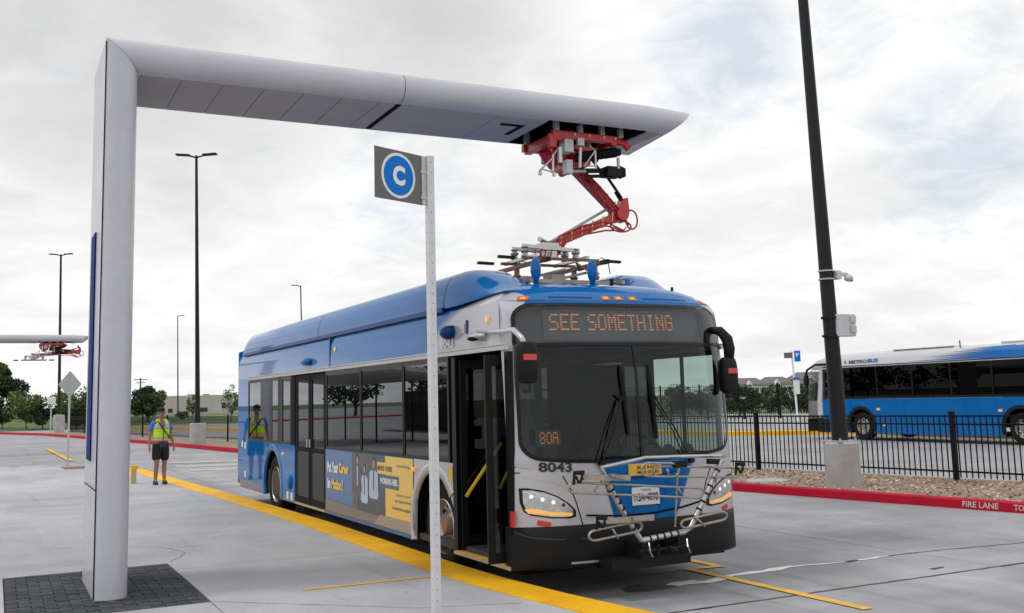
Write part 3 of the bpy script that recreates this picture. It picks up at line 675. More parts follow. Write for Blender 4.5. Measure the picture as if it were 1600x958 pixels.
# wipers
def sp(a, z, off): return surf(a, z, off)
for (px, pz), (ex, ez), (b0, b0z), (b1, b1z) in (((-.345, 1.20), (-.15, 1.81), (-.130, 2.13), (-.100, 1.45)), ((.455, 1.19), (.139, 1.82), (.118, 2.13), (.150, 1.41))):
    wp = MB(); wp.tube([sp(px, pz, .03), sp((px+ex)/2, (pz+ez)/2, .07), sp(ex, ez, .055)], .008)
    wp.tube([sp(px-.05, pz, .03), sp((px+ex)/2-.03, (pz+ez)/2, .07), sp(ex-.02, ez-.02, .055)], .006)
    wp.tube([sp(px, pz, -.01), sp(px, pz, .05)], .03)
    w_ = wp.build('wiper_arm', 'black_trim', bus)
    bl = MB(); n8 = 8
    bl.tube([sp(b0+(b1-b0)*i/n8, b0z+(b1z-b0z)*i/n8, .028) for i in range(n8+1)], [.006]+[.02]*(n8//2)+[.014]*(n8//2-1)+[.006], 6); bl.tube([sp(ex-.03, ez+.03, .05), sp(ex+.03, ez-.03, .05)], .012)
    bl.build('wiper_blade', 'rubber', w_)
# --- mirrors
def mirror(pts, c, size, name, rot=0):
    b = MB(); b.tube(pts, [.03, .05, .06, .06, .05][:len(pts)] if len(pts) <= 5 else .025, 10); arm_ = b.build('mirror_arm', 'silver_paint' if c[0] < 1 else 'black_plastic', bus, smooth='all')
    hb = MB(); rows = []
    w_, d_, h_ = size
    for i in range(13):
        a = math.pi*i/12; s = (max(0, math.sin(a)))**.35; z = c[2]-math.cos(a)*h_/2
        rows.append([(c[0]+math.copysign(abs(math.cos(q_))**.6, math.cos(q_))*w_/2*s, c[1]+math.copysign(abs(math.sin(q_))**.7, math.sin(q_))*d_/2*s, z) for q_ in [2*math.pi*k/20 for k in range(21)]])
    hb.grid(rows); h = hb.build('mirror_housing', 'black_plastic', arm_, smooth='all')
    mg = MB(); mg.box((c[0]-w_*.4, c[1]+d_*.48, c[2]-h_*.42), (c[0]+w_*.4, c[1]+d_*.52, c[2]+h_*.42)); mg.build('mirror_glass', 'aluminium', h)
    rf = MB(); rf.box((c[0]-w_*.30, c[1]-d_/2-.006, c[2]+h_*.05), (c[0]+w_*.28, c[1]-d_/2+.02, c[2]+h_*.19)); rf.build('mirror_reflector', 'reflector_red', h)
    return arm_
mirror([(.02, 1.10, 2.50), (-.02, .70, 2.47), (-.05, .35, 2.45), (-.12, .05, 2.44), (-.13, -.12, 2.36), (-.12, -.17, 2.28)], (-.12, -.18, 2.14), (.22, .15, .37), 'l')
mirror([(2.36, .50, 2.49), (2.44, .38, 2.47), (2.49, .33, 2.38), (2.51, .33, 2.28), (2.50, .33, 2.18)], (2.49, .34, 2.01), (.19, .15, .38), 'r')
# --- flanks
def arch(y0, y1, z0, z1, cy, cz, r, n=14):
    """panel with a wheel cut-out in its lower edge"""
    a0 = math.asin(min(1, (cz-z0)/r)) if cz > z0 else 0
    pts = [(y0, z1), (y0, z0)]
    arc = [(cy+r*math.cos(t_), cz+r*math.sin(t_)) for t_ in [math.pi+a0+( -math.pi-2*a0)*k/n for k in range(n+1)]]
    if y0 > cy-r*math.cos(a0): # the near edge lies inside the arch
        arc = [(y, z) for y, z in arc if y > y0]; zi = cz+math.sqrt(max(0, r*r-(y0-cy)**2)); pts = [(y0, z1), (y0, zi)]
    pts += [p for p in arc if y0 < p[0] < y1]
    pts += [(y1, z0), (y1, z1)]
    return pts
def skirt(mx):
    X0, X1 = (0.0, .03) if not mx else (2*CX, 2*CX-.03)
    def sd_(name, poly, m, x0=X0, x1=X1, **k): bb = MB(); bb.prism(poly, SIDE, x0, x1); return bb.build(name, m, bus, **k)
    zt = 1.185
    sd_('rear_skirt', arch(8.02, 11.95, .29, zt, 9.45, .48, .60), 'blue_paint')
    tail = [(11.952, zt), (11.952, .29), (12.05, .36), (12.22, .50), (REAR, .62), (REAR, zt)]
    sd_('rear_corner', tail, 'blue_paint')
    sd_('middle_skirt', rect(2.87, 6.33, .29, zt), 'blue_paint')
    sd_('wheel_surround', arch(1.76, 2.868, .29, zt, 2.30, .48, .60), 'silver_paint')
    if mx: sd_('front_skirt', rect(.50, 1.758, .29, zt), 'silver_paint'); sd_('front_skirt', rect(6.332, 8.018, .29, zt), 'blue_paint')
    for cy, m, cut in ((9.45, 'blue_paint', False), (2.30, 'silver_paint', True)):
        b = MB(); pts = []; a0 = .30; sg = -1 if not mx else 1; xb = X0+sg*.012
        angs = [math.pi+a0-(math.pi+2*a0)*k/20 for k in range(21)]
        if cut and not mx: angs = [a for a in angs if cy+.6*math.cos(a) > 1.77]
        r1 = [(xb, cy+.585*math.cos(a), .48+.585*math.sin(a)) for a in angs]; r2 = [(xb, cy+.665*math.cos(a), .48+.665*math.sin(a)) for a in angs]; r0 = [(X0-sg*.03, cy+.585*math.cos(a), .48+.585*math.sin(a)) for a in angs]; r3 = [(X0-sg*.002, cy+.69*math.cos(a), .48+.69*math.sin(a)) for a in angs]
        b.grid([r0, r1, r2, r3]); b.build('wheel_arch', m, bus, smooth='all')
        hs = MB(); ro = [[(xx, cy+.64*math.cos(a), .48+.64*math.sin(a)) for a in angs] for xx in (X0-sg*.02, X0-sg*.6)]; hs.grid(ro)
        hs.add([(X0-sg*.6, cy-.7, .25), (X0-sg*.6, cy+.7, .25), (X0-sg*.6, cy+.7, 1.2), (X0-sg*.6, cy-.7, 1.2)], [(0, 1, 2, 3)]); hs.build('wheel_housing', 'gap_dark', bus)
    # window band
    Xb = X0+(.022 if not mx else -.022); Xc = X0+(.05 if not mx else -.05)
    panes = [(9.10, 11.34), (8.30, 8.82)] if not mx else [(9.10, 11.34), (6.9, 9.05)]
    mid = [(4.76, 6.28), (3.20, 4.72), (1.86, 3.16)]
    if mx: mid += [(.62, 1.80), (6.32, 6.85)]
    for a, c in panes+mid:
        fr_ = MB()
        for p_ in (rect(a-.03, c+.03, 1.185, 1.225), rect(a-.03, c+.03, 2.235, 2.285), rect(a-.03, a+.012, 1.225, 2.235), rect(c-.012, c+.03, 1.225, 2.235)): fr_.prism(p_, SIDE, X0, Xc)
        wf = fr_.build('window', 'black_trim', bus)
        gl_ = MB(); xg = X0+(.010 if not mx else -.010); gl_.add([(xg, a, 1.22), (xg, c, 1.22), (xg, c, 2.24), (xg, a, 2.24)], [(0, 1, 2, 3)]); gl_.build('window_glass', 'driver_glass' if mx and a < 1 else 'side_glass', wf)
        if mx and a < 1: sb = MB(); sb.prism(rect(1.18, 1.215, 1.22, 2.24), SIDE, Xb, Xc); sb.build('sash_bar', 'black_trim', wf)
        if a > 1.9 and c-a > 1: sb = MB(); sb.prism(rect(a+.03, c-.03, 1.93, 1.945), SIDE, Xb, Xc); sb.build('sash_bar', 'black_trim', wf)
    if not mx: sd_('pillar_panel', rect(8.85, 9.07, 1.186, 2.284), 'interior_grey', X0+.004, X0+.03); sd_('pillar_panel', rect(8.02, 8.27, 1.186, 2.284), 'interior_dark', X0+.002, X0+.03)
    sd_('rear_quarter', rect(11.372, REAR, 1.187, 2.33), 'blue_paint')
    sd_('cantrail', rect(.46 if not mx else .5, 11.37, 2.288, 2.328), 'aluminium', X0-(.012 if not mx else -.012), X0+(.03 if not mx else -.03))
    sd_('drip_rail', rect(.46, 11.37, 2.333, 2.348), 'aluminium', X0-(.018 if not mx else -.018), X0+(.0 if not mx else -.0))
skirt(False); skirt(True)
# tail end
tl = MB(); tl.prism([(0.0, .62), (2*CX, .62), (2*CX, 2.86), (CX+1.0, 2.95), (CX-1.0, 2.95), (0.0, 2.86)], lambda a, b_, d: (a, d, b_), REAR-.03, REAR+.02); tl.build('rear_panel', 'blue_paint', bus, bevel=.02)
tb = MB(); tb.box((0.02, 12.0, .34), (2*CX-.02, REAR+.10, .60)); tb.build('rear_bumper', 'black_plastic', bus, bevel=.03)
# roof-side fairings with rounded nose
for mx in (False, True):
    rows = []; ys = [11.9, 11.85, 11.6, 9, 7, 5, 3.2, 2.2, 1.9, 1.7, 1.5, 1.3, 1.1, .95, .8, .7]
    for y in ys:
        s = 1.0 if y > 1.7 else max(0.0, (y-.65)/1.05); s = s*s*(3-2*s); e = 1 if y < 11.5 else {11.6: .97, 11.85: .8, 11.9: .55}[y]
        base = 2.80 if y > 1.95 else 2.80+.06*(1-s); H = .40*s*e; H = max(H, .02)
        pr_ = [(.018, 0), (.012, .18), (.03, .42), (.06, .66), (.11, .84), (.18, .95), (.28, 1.0), (.50, 1.0), (.58, .9), (.60, 0)]
        ins = .0 if y > 1.95 else (.10 if not mx else .26)*(1-s)
        rows.append([((a+ins) if not mx else 2*CX-(a+ins), y, base+q*H) for a, q in pr_])
    f = MB(); f.grid(rows); f.add(rows[0], [tuple(range(len(rows[0])))]); f.add(rows[-1], [tuple(range(len(rows[0])))])
    fo = f.build('roof_fairing', 'blue_paint', bus, smooth=True)
    sg = 1 if not mx else -1; x0 = 0 if not mx else 2*CX
    st = MB(); st.prism(rect(1.96, 11.88, 2.765, 2.815), SIDE, x0-sg*.006, x0+sg*.03); st.build('roof_gutter', 'blue_dark', bus)
    for y in (1.95, 6.75): j = MB(); j.grid([[(x0+sg*(a-.003), yy_, 2.80+q*.40+.002) for a, q in pr_[:7]] for yy_ in (y-.007, y+.007)]); j.build('fairing_joint', 'blue_dark', bus)
    j = MB(); j.prism(rect(6.08, 6.13, 2.35, 2.76), SIDE, x0-sg*.004, x0+sg*.02); j.build('panel_joint', 'blue_dark', bus)
# small fittings on the kerb side
def fit(name, y, z, m, w_, h, d, par=bus):
    b = MB(); b.box((-d, y-w_/2, z-h/2), (.01, y+w_/2, z+h/2)); return b.build(name, m, par, bevel=min(w_, h, d)*.25)
b = MB(); b.ball((-.04, 1.72, 2.53), (.09, .10, .075)); b.box((-.05, 1.66, 2.49), (0, 1.78, 2.60)); b.build('side_camera', 'blue_dark', bus, smooth=True)
b = MB(); b.ball((-.03, 7.2, 2.46), (.09, .20, .06)); b.build('door_lamp', 'blue_paint', bus, smooth='all')
b = MB(); b.ball((-.02, 1.05, 2.445), (.08, .20, .035)); hh = b.build('entrance_lamp', 'silver_paint', bus, smooth='all')
b = MB(); b.ball((-.06, 1.05, 2.425), (.05, .10, .025)); b.build('lens', 'interior_dark', hh)
fit('side_marker', .84, 2.60, 'amber_turn', .05, .05, .02); fit('side_marker', 5.85, 2.58, 'amber_turn', .05, .05, .012)
fit('side_marker', 8.72, 1.03, 'amber', .10, .045, .02); fit('side_marker', 2.83, 1.07, 'amber', .11, .05, .03)
fit('latch', 1.33, 2.56, 'blue_dark', .025, .14, .01); fit('vent', 1.45, 2.55, 'silver_paint', .12, .10, .008)
fit('reflector', 5.5, .42, 'reflector_red', .08, .05, .008); fit('door_reflector', .40, .74, 'reflector_red', .07, .14, .012)
b = MB(); b.ball((-.005, 8.30, .60), (.05, .09, .12)); b.build('fuel_flap', 'blue_paint', bus, smooth='all')
for y, z in ((11.85, 1.10), (11.6, 1.08), (8.45, .38), (8.2, .38), (11.6, .55)): fit('sticker', y, z, 'plate_white', .11, .12, .004)
fit('sticker', 1.82, 1.07, 'plate_yellow', .12, .16, .004)
text('fleet_number', '8043', lambda u, v: (-.010, 2.02-u*.36, 2.375+v*.10), 'text_white', bus, .02)
strip(seg((-1, 1.15), (-.93, 1.15)), .01, .001, 'gap_dark', 'panel_joint')
# --- advert panel (flat print)
ad = MB(); ad.add([(-.004, 2.875, .34), (-.004, 6.31, .34), (-.004, 6.31, 1.18), (-.004, 2.875, 1.18)], [(0, 1, 2, 3)]); adp = ad.build('advert', 'ad_blue', bus)
def adq(name, poly, m, d): b = MB(); b.add([(-d, y, z) for y, z in poly], [tuple(range(len(poly)))]); return b.build(name, m, adp)
adq('advert_photo', rect(3.80, 5.10, .42, 1.18), 'ad_photo', .007)
adq('advert_yellow', rect(2.875, 3.80, .47, 1.18), 'ad_yellow', .007)
adq('advert_base', [(6.31, .34), (6.31, .50), (5.15, .47), (4.9, .34)], 'ad_brown', .0085)
adq('advert_base', [(5.15, .342), (5.15, .468), (4.0, .442), (4.2, .342)], 'ad_brown', .0095)
adq('advert_base', [(4.2, .343), (4.0, .47), (2.875, .47), (2.875, .343)], 'ad_tan', .0105)
adq('advert_word_box', rect(3.78, 4.08, .96, 1.10), 'ad_yellow', .0085)
adq('advert_word_box', rect(3.33, 4.0, .80, .955), 'ad_navy', .0087)
adt = lambda s, y0, y1, z0, z1, m, bo=.03: text('advert_text', s, lambda u, v: (-.0115, y0-u*(y0-y1), z0+v*(z1-z0)), m, adp, bo)
adt('Put Your', 6.20, 5.69, .87, 1.02, 'text_white', .04); adt('Career', 5.66, 5.22, .88, 1.02, 'text_yellow', .04)
adt('in', 6.20, 6.06, .65, .79, 'text_white', .04); adt('Motion', 6.0, 5.56, .65, .79, 'text_yellow', .04); adt('!', 5.53, 5.50, .65, .79, 'text_white', .03)
adt('METRO', 4.06, 3.82, 1.0, 1.06, 'ad_photo'); adt('WORKS', 3.77, 3.56, 1.0, 1.06, 'ad_photo')
adt('WORKING HERE.', 3.97, 3.36, .845, .92, 'text_white', .04); adt('now hiring', 3.40, 2.98, 1.06, 1.10, 'ad_navy', .01)
adt('Apply for one of', 3.42, 2.96, .725, .765, 'ad_brown', .015); adt('our open careers', 3.46, 2.94, .65, .69, 'ad_brown', .015); adt('at capmetro.org/jobs', 3.54, 2.93, .565, .61, 'ad_navy', .025)
for yc, zh, sh, sc_ in ((4.86, 1.10, 'ad_vest', 1.0), (4.58, 1.00, 'ad_shirt', .86), (4.22, 1.08, 'ad_shirt', 1.05)):
    k = sc_; cir = lambda y, z, a, c: [(y+a*math.cos(2*math.pi*i/14), z+c*math.sin(2*math.pi*i/14)) for i in range(14)]
    adq('printed_figure', cir(yc, zh+.005, .065*k, .062*k), 'ad_hair', .0085)
    adq('printed_figure', cir(yc, zh-.012, .045*k, .05*k), 'ad_skin', .0092)
    adq('printed_figure', [(yc-.15*k, zh-.13), (yc-.08*k, zh-.09), (yc+.08*k, zh-.09), (yc+.15*k, zh-.13), (yc+.17*k, zh-.40), (yc+.11*k, zh-.44), (yc-.11*k, zh-.44), (yc-.17*k, zh-.40)], sh, .0098)
    adq('printed_figure', [(yc-.028, zh-.09), (yc+.028, zh-.09), (yc+.016, zh-.34), (yc-.016, zh-.34)], 'ad_shirt' if sh == 'ad_vest' else 'ad_navy', .0104)
adq('printed_wheel', [(4.98+.085*math.cos(a), .58+.16*math.sin(a)) for a in [i*.4 for i in range(16)]], 'ad_tan', .0085)
adq('printed_wheel', [(4.98+.065*math.cos(a), .58+.13*math.sin(a)) for a in [i*.4 for i in range(16)]], 'ad_photo', .0092)
# --- rear doors (closed pair)
for y0, y1 in ((6.36, 7.14), (7.17, 7.98)):
    b = MB()
    for p_ in (rect(y0, y1, .33, .42), rect(y0, y1, 2.19, 2.27), rect(y0, y0+.09, .42, 2.19), rect(y1-.09, y1, .42, 2.19), rect(y0+.09, y1-.09, 1.10, 1.17)): b.prism(p_, SIDE, .008, .045)
    dr = b.build('rear_door', 'interior_dark', bus)
    gg = MB(); gg.add([(.018, y0+.08, .41), (.018, y1-.08, .41), (.018, y1-.08, 2.2), (.018, y0+.08, 2.2)], [(0, 1, 2, 3)]); gg.build('door_pane', 'side_glass', dr)
    kp = MB(); kp.box((.012, y0+.08, .43), (.03, y1-.08, 1.09)); kp.build('kick_panel', 'interior_grey', dr)
    rs_ = MB(); rs_.box((.004, y0+.02, .34), (.014, y1-.02, .40)); rs_.build('door_seal', 'rubber', dr)
    hd = MB(); yh = y0+.06 if y0 > 7 else y1-.06; hd.tube([(-.02, yh, 1.18), (-.02, yh, 1.30)], .014); hd.build('door_handle', 'aluminium', dr)
b = MB(); b.box((-.002, 6.35, .29), (.5, 8.0, .325)); b.build('door_sill', 'aluminium', bus)
# --- front doorway, leaves folded open
for p_ in (rect(1.66, 1.755, .31, 2.27), rect(.44, .50, .60, 2.27)): b = MB(); b.prism(p_, SIDE, .0, .06); b.build('door_post', 'door_black', bus)
b = MB(); b.box((-.003, .46, .275), (.9, 1.76, .31)); ds = b.build('door_step', 'aluminium', bus)
b = MB(); b.box((-.001, .50, .311), (.05, 1.70, .318)); b.build('step_edge', 'grab_yellow', ds)
def leaf(p, q, z0=.33, z1=2.24):
    p, q = Vector((*p, 0)), Vector((*q, 0)); d = (q-p).normalized(); wd_ = (q-p).length; b = MB(); at_ = lambda s, z: tuple(p+d*s+Vector((0, 0, z)))
    for s0, s1, za, zb in ((0, .07, z0, z1), (wd_-.07, wd_, z0, z1)): b.bar(at_((s0+s1)/2, za), at_((s0+s1)/2, zb), .035, .07, up=d)
    b.bar(at_(.07, z0+.05), at_(wd_-.07, z0+.05), .035, .10); b.bar(at_(.07, z1-.05), at_(wd_-.07, z1-.05), .035, .10)
    o = b.build('front_door', 'door_black', bus, bevel=.006)
    g_ = MB(); g_.add([at_(.06, z0+.08), at_(wd_-.06, z0+.08), at_(wd_-.06, z1-.08), at_(.06, z1-.08)], [(0, 1, 2, 3)]); g_.build('door_pane', 'door_glass', o); return o
l1 = leaf((.03, 1.62), (.62, 1.56)); l2 = leaf((-.16, .60), (.42, .56))
b = MB(); b.tube([(.04, 1.52, .86), (.44, 1.50, 1.38)], .02); b.build('grab_bar', 'grab_yellow', l1, smooth='all')
b = MB(); b.tube([(.0, .64, 1.0), (.1, .66, 1.16)], .018); b.build('grab_bar', 'grab_yellow', l2, smooth='all')
# --- interior
b = MB(); b.box((.06, .75, .30), (2*CX-.06, 8.4, .36)); b.box((.06, 8.4, .30), (2*CX-.06, 12.1, .72)); b.build('floor', 'floor_rubber', bus)
b = MB(); b.box((.05, .9, 2.50), (2*CX-.05, 12.1, 2.54)); b.build('ceiling', 'interior_grey', bus)
b = MB(); b.prism([(.60, 1.05), (.52, 1.20), (.95, 1.20), (1.10, 1.0), (1.10, .36), (.60, .36)], lambda a, c, d: (d, a, c), .75, 2*CX-.1); b.ball((1.9, 1.0, 1.16), (.38, .25, .12)); b.build('dashboard', 'interior_dark', bus, smooth=True)
b = MB(); ctr = Vector((1.92, 1.15, 1.28)); b.tube([ctr+Vector((math.cos(a)*.23, math.sin(a)*.19, math.sin(a)*.13)) for a in [i*2*math.pi/24 for i in range(24)]], .016, 8, closed=True); b.tube([ctr-Vector((.22, 0, 0)), ctr+Vector((.22, 0, 0))], .012); b.tube([ctr, ctr+Vector((0, -.2, -.3))], .03); b.build('steering_wheel', 'black_trim', bus)
for k_ in range(4):
    b = MB(); b.lathe([(.0, -.02), (.085, -.01), (.09, .0), (.075, .004), (0, .003)], (1.50+k_*.22, .72-.02*k_, 1.24), 'y', 18); b.build('dash_speaker_fan', 'interior_grey', bus)
def seat(x, y, m='seat_blue', w_=.45, z=.42, name='seat'):
    s_ = empty_part(name, bus) if False else None
    b = MB(); b.box((x, y, z+.36), (x+w_, y+.42, z+.46)); b.prism([(y+.36, z+.40), (y+.48, z+.40), (y+.56, z+1.02), (y+.48, z+1.02)], lambda a, c, d: (d, a, c), x, x+w_); b.box((x+.18, y+.12, z-.08), (x+.27, y+.3, z+.36)); return b.build(name, m, bus, bevel=.02)
seat(1.72, 1.45, 'interior_dark', .5, .45, 'driver_seat')
for y in (3.0, 3.75, 4.5, 5.25, 6.0, 6.9, 7.7): seat(2.05, y); seat(1.58, y)
for y in (3.2, 4.0, 4.8, 5.6): seat(.08, y)
for y in (8.6, 9.4, 10.2): seat(.08, y, z=.80); seat(.55, y, z=.80); seat(1.6, y, z=.80); seat(2.05, y, z=.80)
b = MB(); b.box((.62, 1.15, .36), (.86, 1.40, 1.22)); b.box((.58, 1.10, 1.22), (.88, 1.42, 1.42)); b.build('fare_box', 'interior_grey', bus, bevel=.02)
b = MB(); b.box((1.45, 1.75, .36), (1.48, 2.3, 1.5)); b.box((1.45, 2.3, .36), (2*CX-.07, 2.33, 2.2)); b.build('driver_screen', 'interior_dark', bus)
for x, y in ((.70, 1.85), (1.0, 3.1), (1.0, 4.9), (.8, 6.3), (.8, 8.1), (1.5, 3.1)): b = MB(); b.tube([(x, y, .36), (x, y, 2.5)], .017); b.build('stanchion', 'aluminium', bus, smooth='all')
b = MB(); b.tube([(.32, .72, 1.24), (.32, .72, 1.60)], .012); b.bar((.22, .70, 1.62), (.42, .70, 1.62), .04, .035); b.box((.29, .68, 1.50), (.36, .74, 1.6)); b.build('validator', 'black_trim', bus)
b = MB(); b.box((1.4, .62, 2.12), (1.75, .66, 2.26)); b.build('sun_visor', 'interior_dark', bus)
# --- underside
b = MB(); b.box((.12, .5, .22), (2*CX-.12, 1.6, .30)); b.box((.35, 3.1, .20), (2*CX-.35, 8.6, .30)); b.box((.3, 10.2, .28), (2*CX-.3, 12.1, .34)); b.tube([(.2, 2.3, .48), (2.37, 2.3, .48)], .07); b.tube([(.2, 9.45, .48), (2.37, 9.45, .48)], .10); b.build('underframe', 'gap_dark', bus)
# --- wheels
def wheel(xo, y, sgn, r=.485, dual=False, parent=bus, z=None):
    z = z or r; b = MB(); P = [(.29, .02), (.33, -.0), (.40, -.012), (r-.03, .0), (r, .03), (r, .25), (r-.03, .28), (.33, .28)]
    T = lambda h: xo+sgn*h
    def la(prof, n=36):
        q = MB(); vs = []
        for rr_, h in prof:
            for k in range(n): a = 2*math.pi*k/n; vs.append((T(h), y+rr_*math.cos(a), z+rr_*math.sin(a)))
        q.add(vs, [(i*n+k, i*n+(k+1) % n, (i+1)*n+(k+1) % n, (i+1)*n+k) for i in range(len(prof)-1) for k in range(n)]); return q
    tq = la(P); 
    for k in range(40):
        a = 2*math.pi*k/40; c_, s_ = math.cos(a), math.sin(a); tq.add([(T(.05), y+(r+.004)*c_, z+(r+.004)*s_), (T(.23), y+(r+.004)*c_, z+(r+.004)*s_), (T(.23), y+(r+.004)*math.cos(a+.1), z+(r+.004)*math.sin(a+.1)), (T(.05), y+(r+.004)*math.cos(a+.1), z+(r+.004)*math.sin(a+.1))], [(0, 1, 2, 3)])
    wh = tq.build('wheel', 'rubber', parent, smooth=True)
    la([(.295, .015), (.285, .005), (.275, .02), (.27, .06), (.25, .10), (.20, .115 if not dual else .12), (.13, .10 if not dual else .12), (.0, .10)]).build('rim', 'rim_steel', wh, smooth=True)
    hb = la([(.095, .11), (.095, .05), (.07, .02), (.0, .015)], 20); hb.build('hub', 'hub_rust', wh, smooth=True)
    hl_ = MB()
    for k in range(10):
        a = 2*math.pi*k/10; cy_, cz_ = y+.225*math.cos(a), z+.225*math.sin(a)
        hl_.add([(T(.098 if not dual else .10), cy_+.030*math.cos(2*math.pi*j/10), cz_+.030*math.sin(2*math.pi*j/10)) for j in range(10)], [tuple(range(10))])
    hl_.build('rim_hole', 'gap_dark', wh)
    nt_ = MB()
    for k in range(10): a = 2*math.pi*(k+.5)/10; nt_.tube([(T(.12), y+.155*math.cos(a), z+.155*math.sin(a)), (T(.075), y+.155*math.cos(a), z+.155*math.sin(a))], .014, 6)
    nt_.build('wheel_nut', 'steel_worn', wh)
    return wh
wheel(.10, 2.30, 1); wheel(.05, 9.45, 1, dual=True); wheel(2*CX-.10, 2.30, -1); wheel(2*CX-.10, 9.45, -1, dual=True)
# --- roof gear: charging rails, ears, dome
for x in (.80, 1.52):
    b = MB(); b.bar((x, 1.15, 3.25), (x, 2.25, 3.25), .045, .04); rl = b.build('charging_rail', 'copper_rail', bus)
    for y0, y1 in ((1.03, 1.15), (2.25, 2.42)): b = MB(); b.bar((x, y0, 3.25), (x, y1, 3.25), .05, .045); b.build('rail_end', 'black_plastic', rl)
    for y in (1.3, 1.75, 2.15): b = MB(); b.lathe([(.035, 0), (.05, .03), (.03, .05), (.05, .07), (.03, .09), (.03, .15)], (x, y, 3.08), 'z', 10); b.build('insulator', 'hub_rust', rl)
b = MB()
for y in (1.3, 1.75, 2.15): b.bar((.62, y, 3.05), (1.75, y, 3.05), .04, .04)
b.bar((.62, 1.1, 3.04), (.62, 2.4, 3.04), .04, .04); b.bar((1.75, 1.1, 3.04), (1.75, 2.4, 3.04), .04, .04); b.bar((.62, 2.0, 3.06), (1.1, 1.2, 3.17), .025, .025); b.bar((1.1, 2.2, 3.08), (1.6, 1.6, 3.2), .025, .025)
b.box((1.15, 1.6, 3.05), (1.32, 1.8, 3.17)); b.box((.92, 1.9, 3.05), (1.04, 2.05, 3.18)); b.build('rail_frame', 'steel_worn', bus)
b = MB(); b.tube([(1.4, 1.2, 3.15), (1.35, 1.4, 3.27), (1.5, 1.6, 3.22), (1.7, 1.7, 3.28)], .012); b.build('roof_cable', 'copper_rail', bus); b = MB(); b.tube([(1.62, 1.5, 3.2), (1.66, 1.5, 3.32), (1.74, 1.5, 3.36), (1.82, 1.5, 3.30), (1.84, 1.5, 3.18)], .006, 6); b.build('roof_cable', 'copper_rail', bus); b = MB(); b.tube([(.66, 1.5, 3.1), (.66, 1.5, 3.22), (.72, 1.5, 3.28), (.8, 1.5, 3.27)], .006, 6); b.build('roof_cable', 'copper_rail', bus)
for x in (.62, 1.29):
    b = MB(); b.ball((x, .98, 3.13), (.055, .055, .125), 16, 10); b.tube([(x, .98, 2.98), (x, .98, 3.1)], .03); b.build('locator_horn', 'blue_paint', bus, smooth='all')
b = MB(); b.ball((2.02, 1.75, 3.0), (.42, .55, .12), 24, 10); b.build('roof_dome', 'blue_paint', bus, smooth='all')
b = MB(); b.tube([(1.60, 1.1, 3.0), (1.60, 1.1, 3.07)], .02); b.tube([(2.2, .85, 2.88), (2.2, .85, 2.97)], .015); b.build('antenna', 'black_plastic', bus)
# --- bicycle rack folded up on the nose
rk = MB(); Y = -.10
fy = lambda x, z, d=0: (x, Y-(z-.5)*.10-d, z)
rk.tube([fy(.60, 1.20), fy(.79, .87), fy(.96, .63), fy(1.05, .52)], .026, 10); rk.tube([fy(1.95, 1.20), fy(1.72, .80), fy(1.60, .60), fy(1.52, .56)], .026, 10); rk.tube([fy(1.05, .52), fy(1.52, .56)], .028, 10); rk.tube([fy(.60, 1.20), fy(1.08, 1.265), fy(1.55, 1.255), fy(1.95, 1.24)], .017, 8)
rack = rk.build('bike_rack', 'aluminium', bus, smooth=True)
def loopy(pts, r, nm, m='steel_worn', closed=True):
    b = MB(); b.tube([fy(*p) for p in pts], r, 8, closed=closed); return b.build(nm, m, rack, smooth='all')
def tray(x0, x1, z0, z1, d, sl):
    w_ = (x1-x0); pts = []
    for i in range(7): a = math.pi/2+math.pi*i/6; pts.append((x0+.07+.07*math.cos(a), (z0+z1)/2+(z1-z0)/2*math.sin(a), d))
    for i in range(7): a = -math.pi/2+math.pi*i/6; pts.append((x1-.07+.07*math.cos(a), (z0+z1)/2+(z1-z0)/2*math.sin(a)+sl, d))
    return pts
loopy(tray(.24, 1.70, 1.0, 1.09, .06, -.13), .011, 'wheel_tray'); loopy(tray(1.15, 2.16, 1.09, 1.18, .02, -.06), .011, 'wheel_tray')
loopy(tray(.46, 1.02, .57, .66, .05, .04), .012, 'wheel_tray'); loopy(tray(1.45, 1.98, .60, .68, .05, .04), .012, 'wheel_tray')
loopy(tray(1.00, 1.42, 1.10, 1.22, .05, -.02), .010, 'wheel_tray')
for x0, z0, x1, z1 in ((.70, .66, .76, .57), (1.60, .70, 1.72, .60), (1.30, 1.10, 1.28, 1.16), (1.86, 1.09, 1.83, 1.0), (.50, 1.0, .58, 1.09), (1.40, .98, 1.46, .90)): b = MB(); b.tube([fy(x0, z0, .06), fy(x1, z1, .06)], .010); b.build('cross_wire', 'steel_worn', rack, smooth='all')
for x0, x1, z, z2 in ((.36, .86, 1.135, 1.10), (.60, 1.12, .735, .73)):
    b = MB(); b.bar(fy(x0, z, .08), fy(x1, z2, .08), .035, .05); b.bar(fy(x0+.28, z+.004, .11), fy(x1-.05, z2, .11), .03, .03); b.build('support_arm', 'steel_worn', rack)
for x, z, s_ in ((.33, 1.155, 1), (.57, .75, 1), (2.10, 1.14, -1)):
    b = MB(); b.bar(fy(x-.06, z+.02, .10), fy(x+.04, z+.02, .10), .03, .035); b.bar(fy(x-.055, z+.03, .10), fy(x-.06, z-.08, .10), .018, .018); b.bar(fy(x+.03, z+.02, .10), fy(x+.005, z-.07, .10), .018, .016); b.tube([fy(x-.04, z-.01, .1), fy(x-.02, z-.06, .12), fy(x+.03, z-.03, .1)], .012); b.build('hook', 'black_plastic', rack)
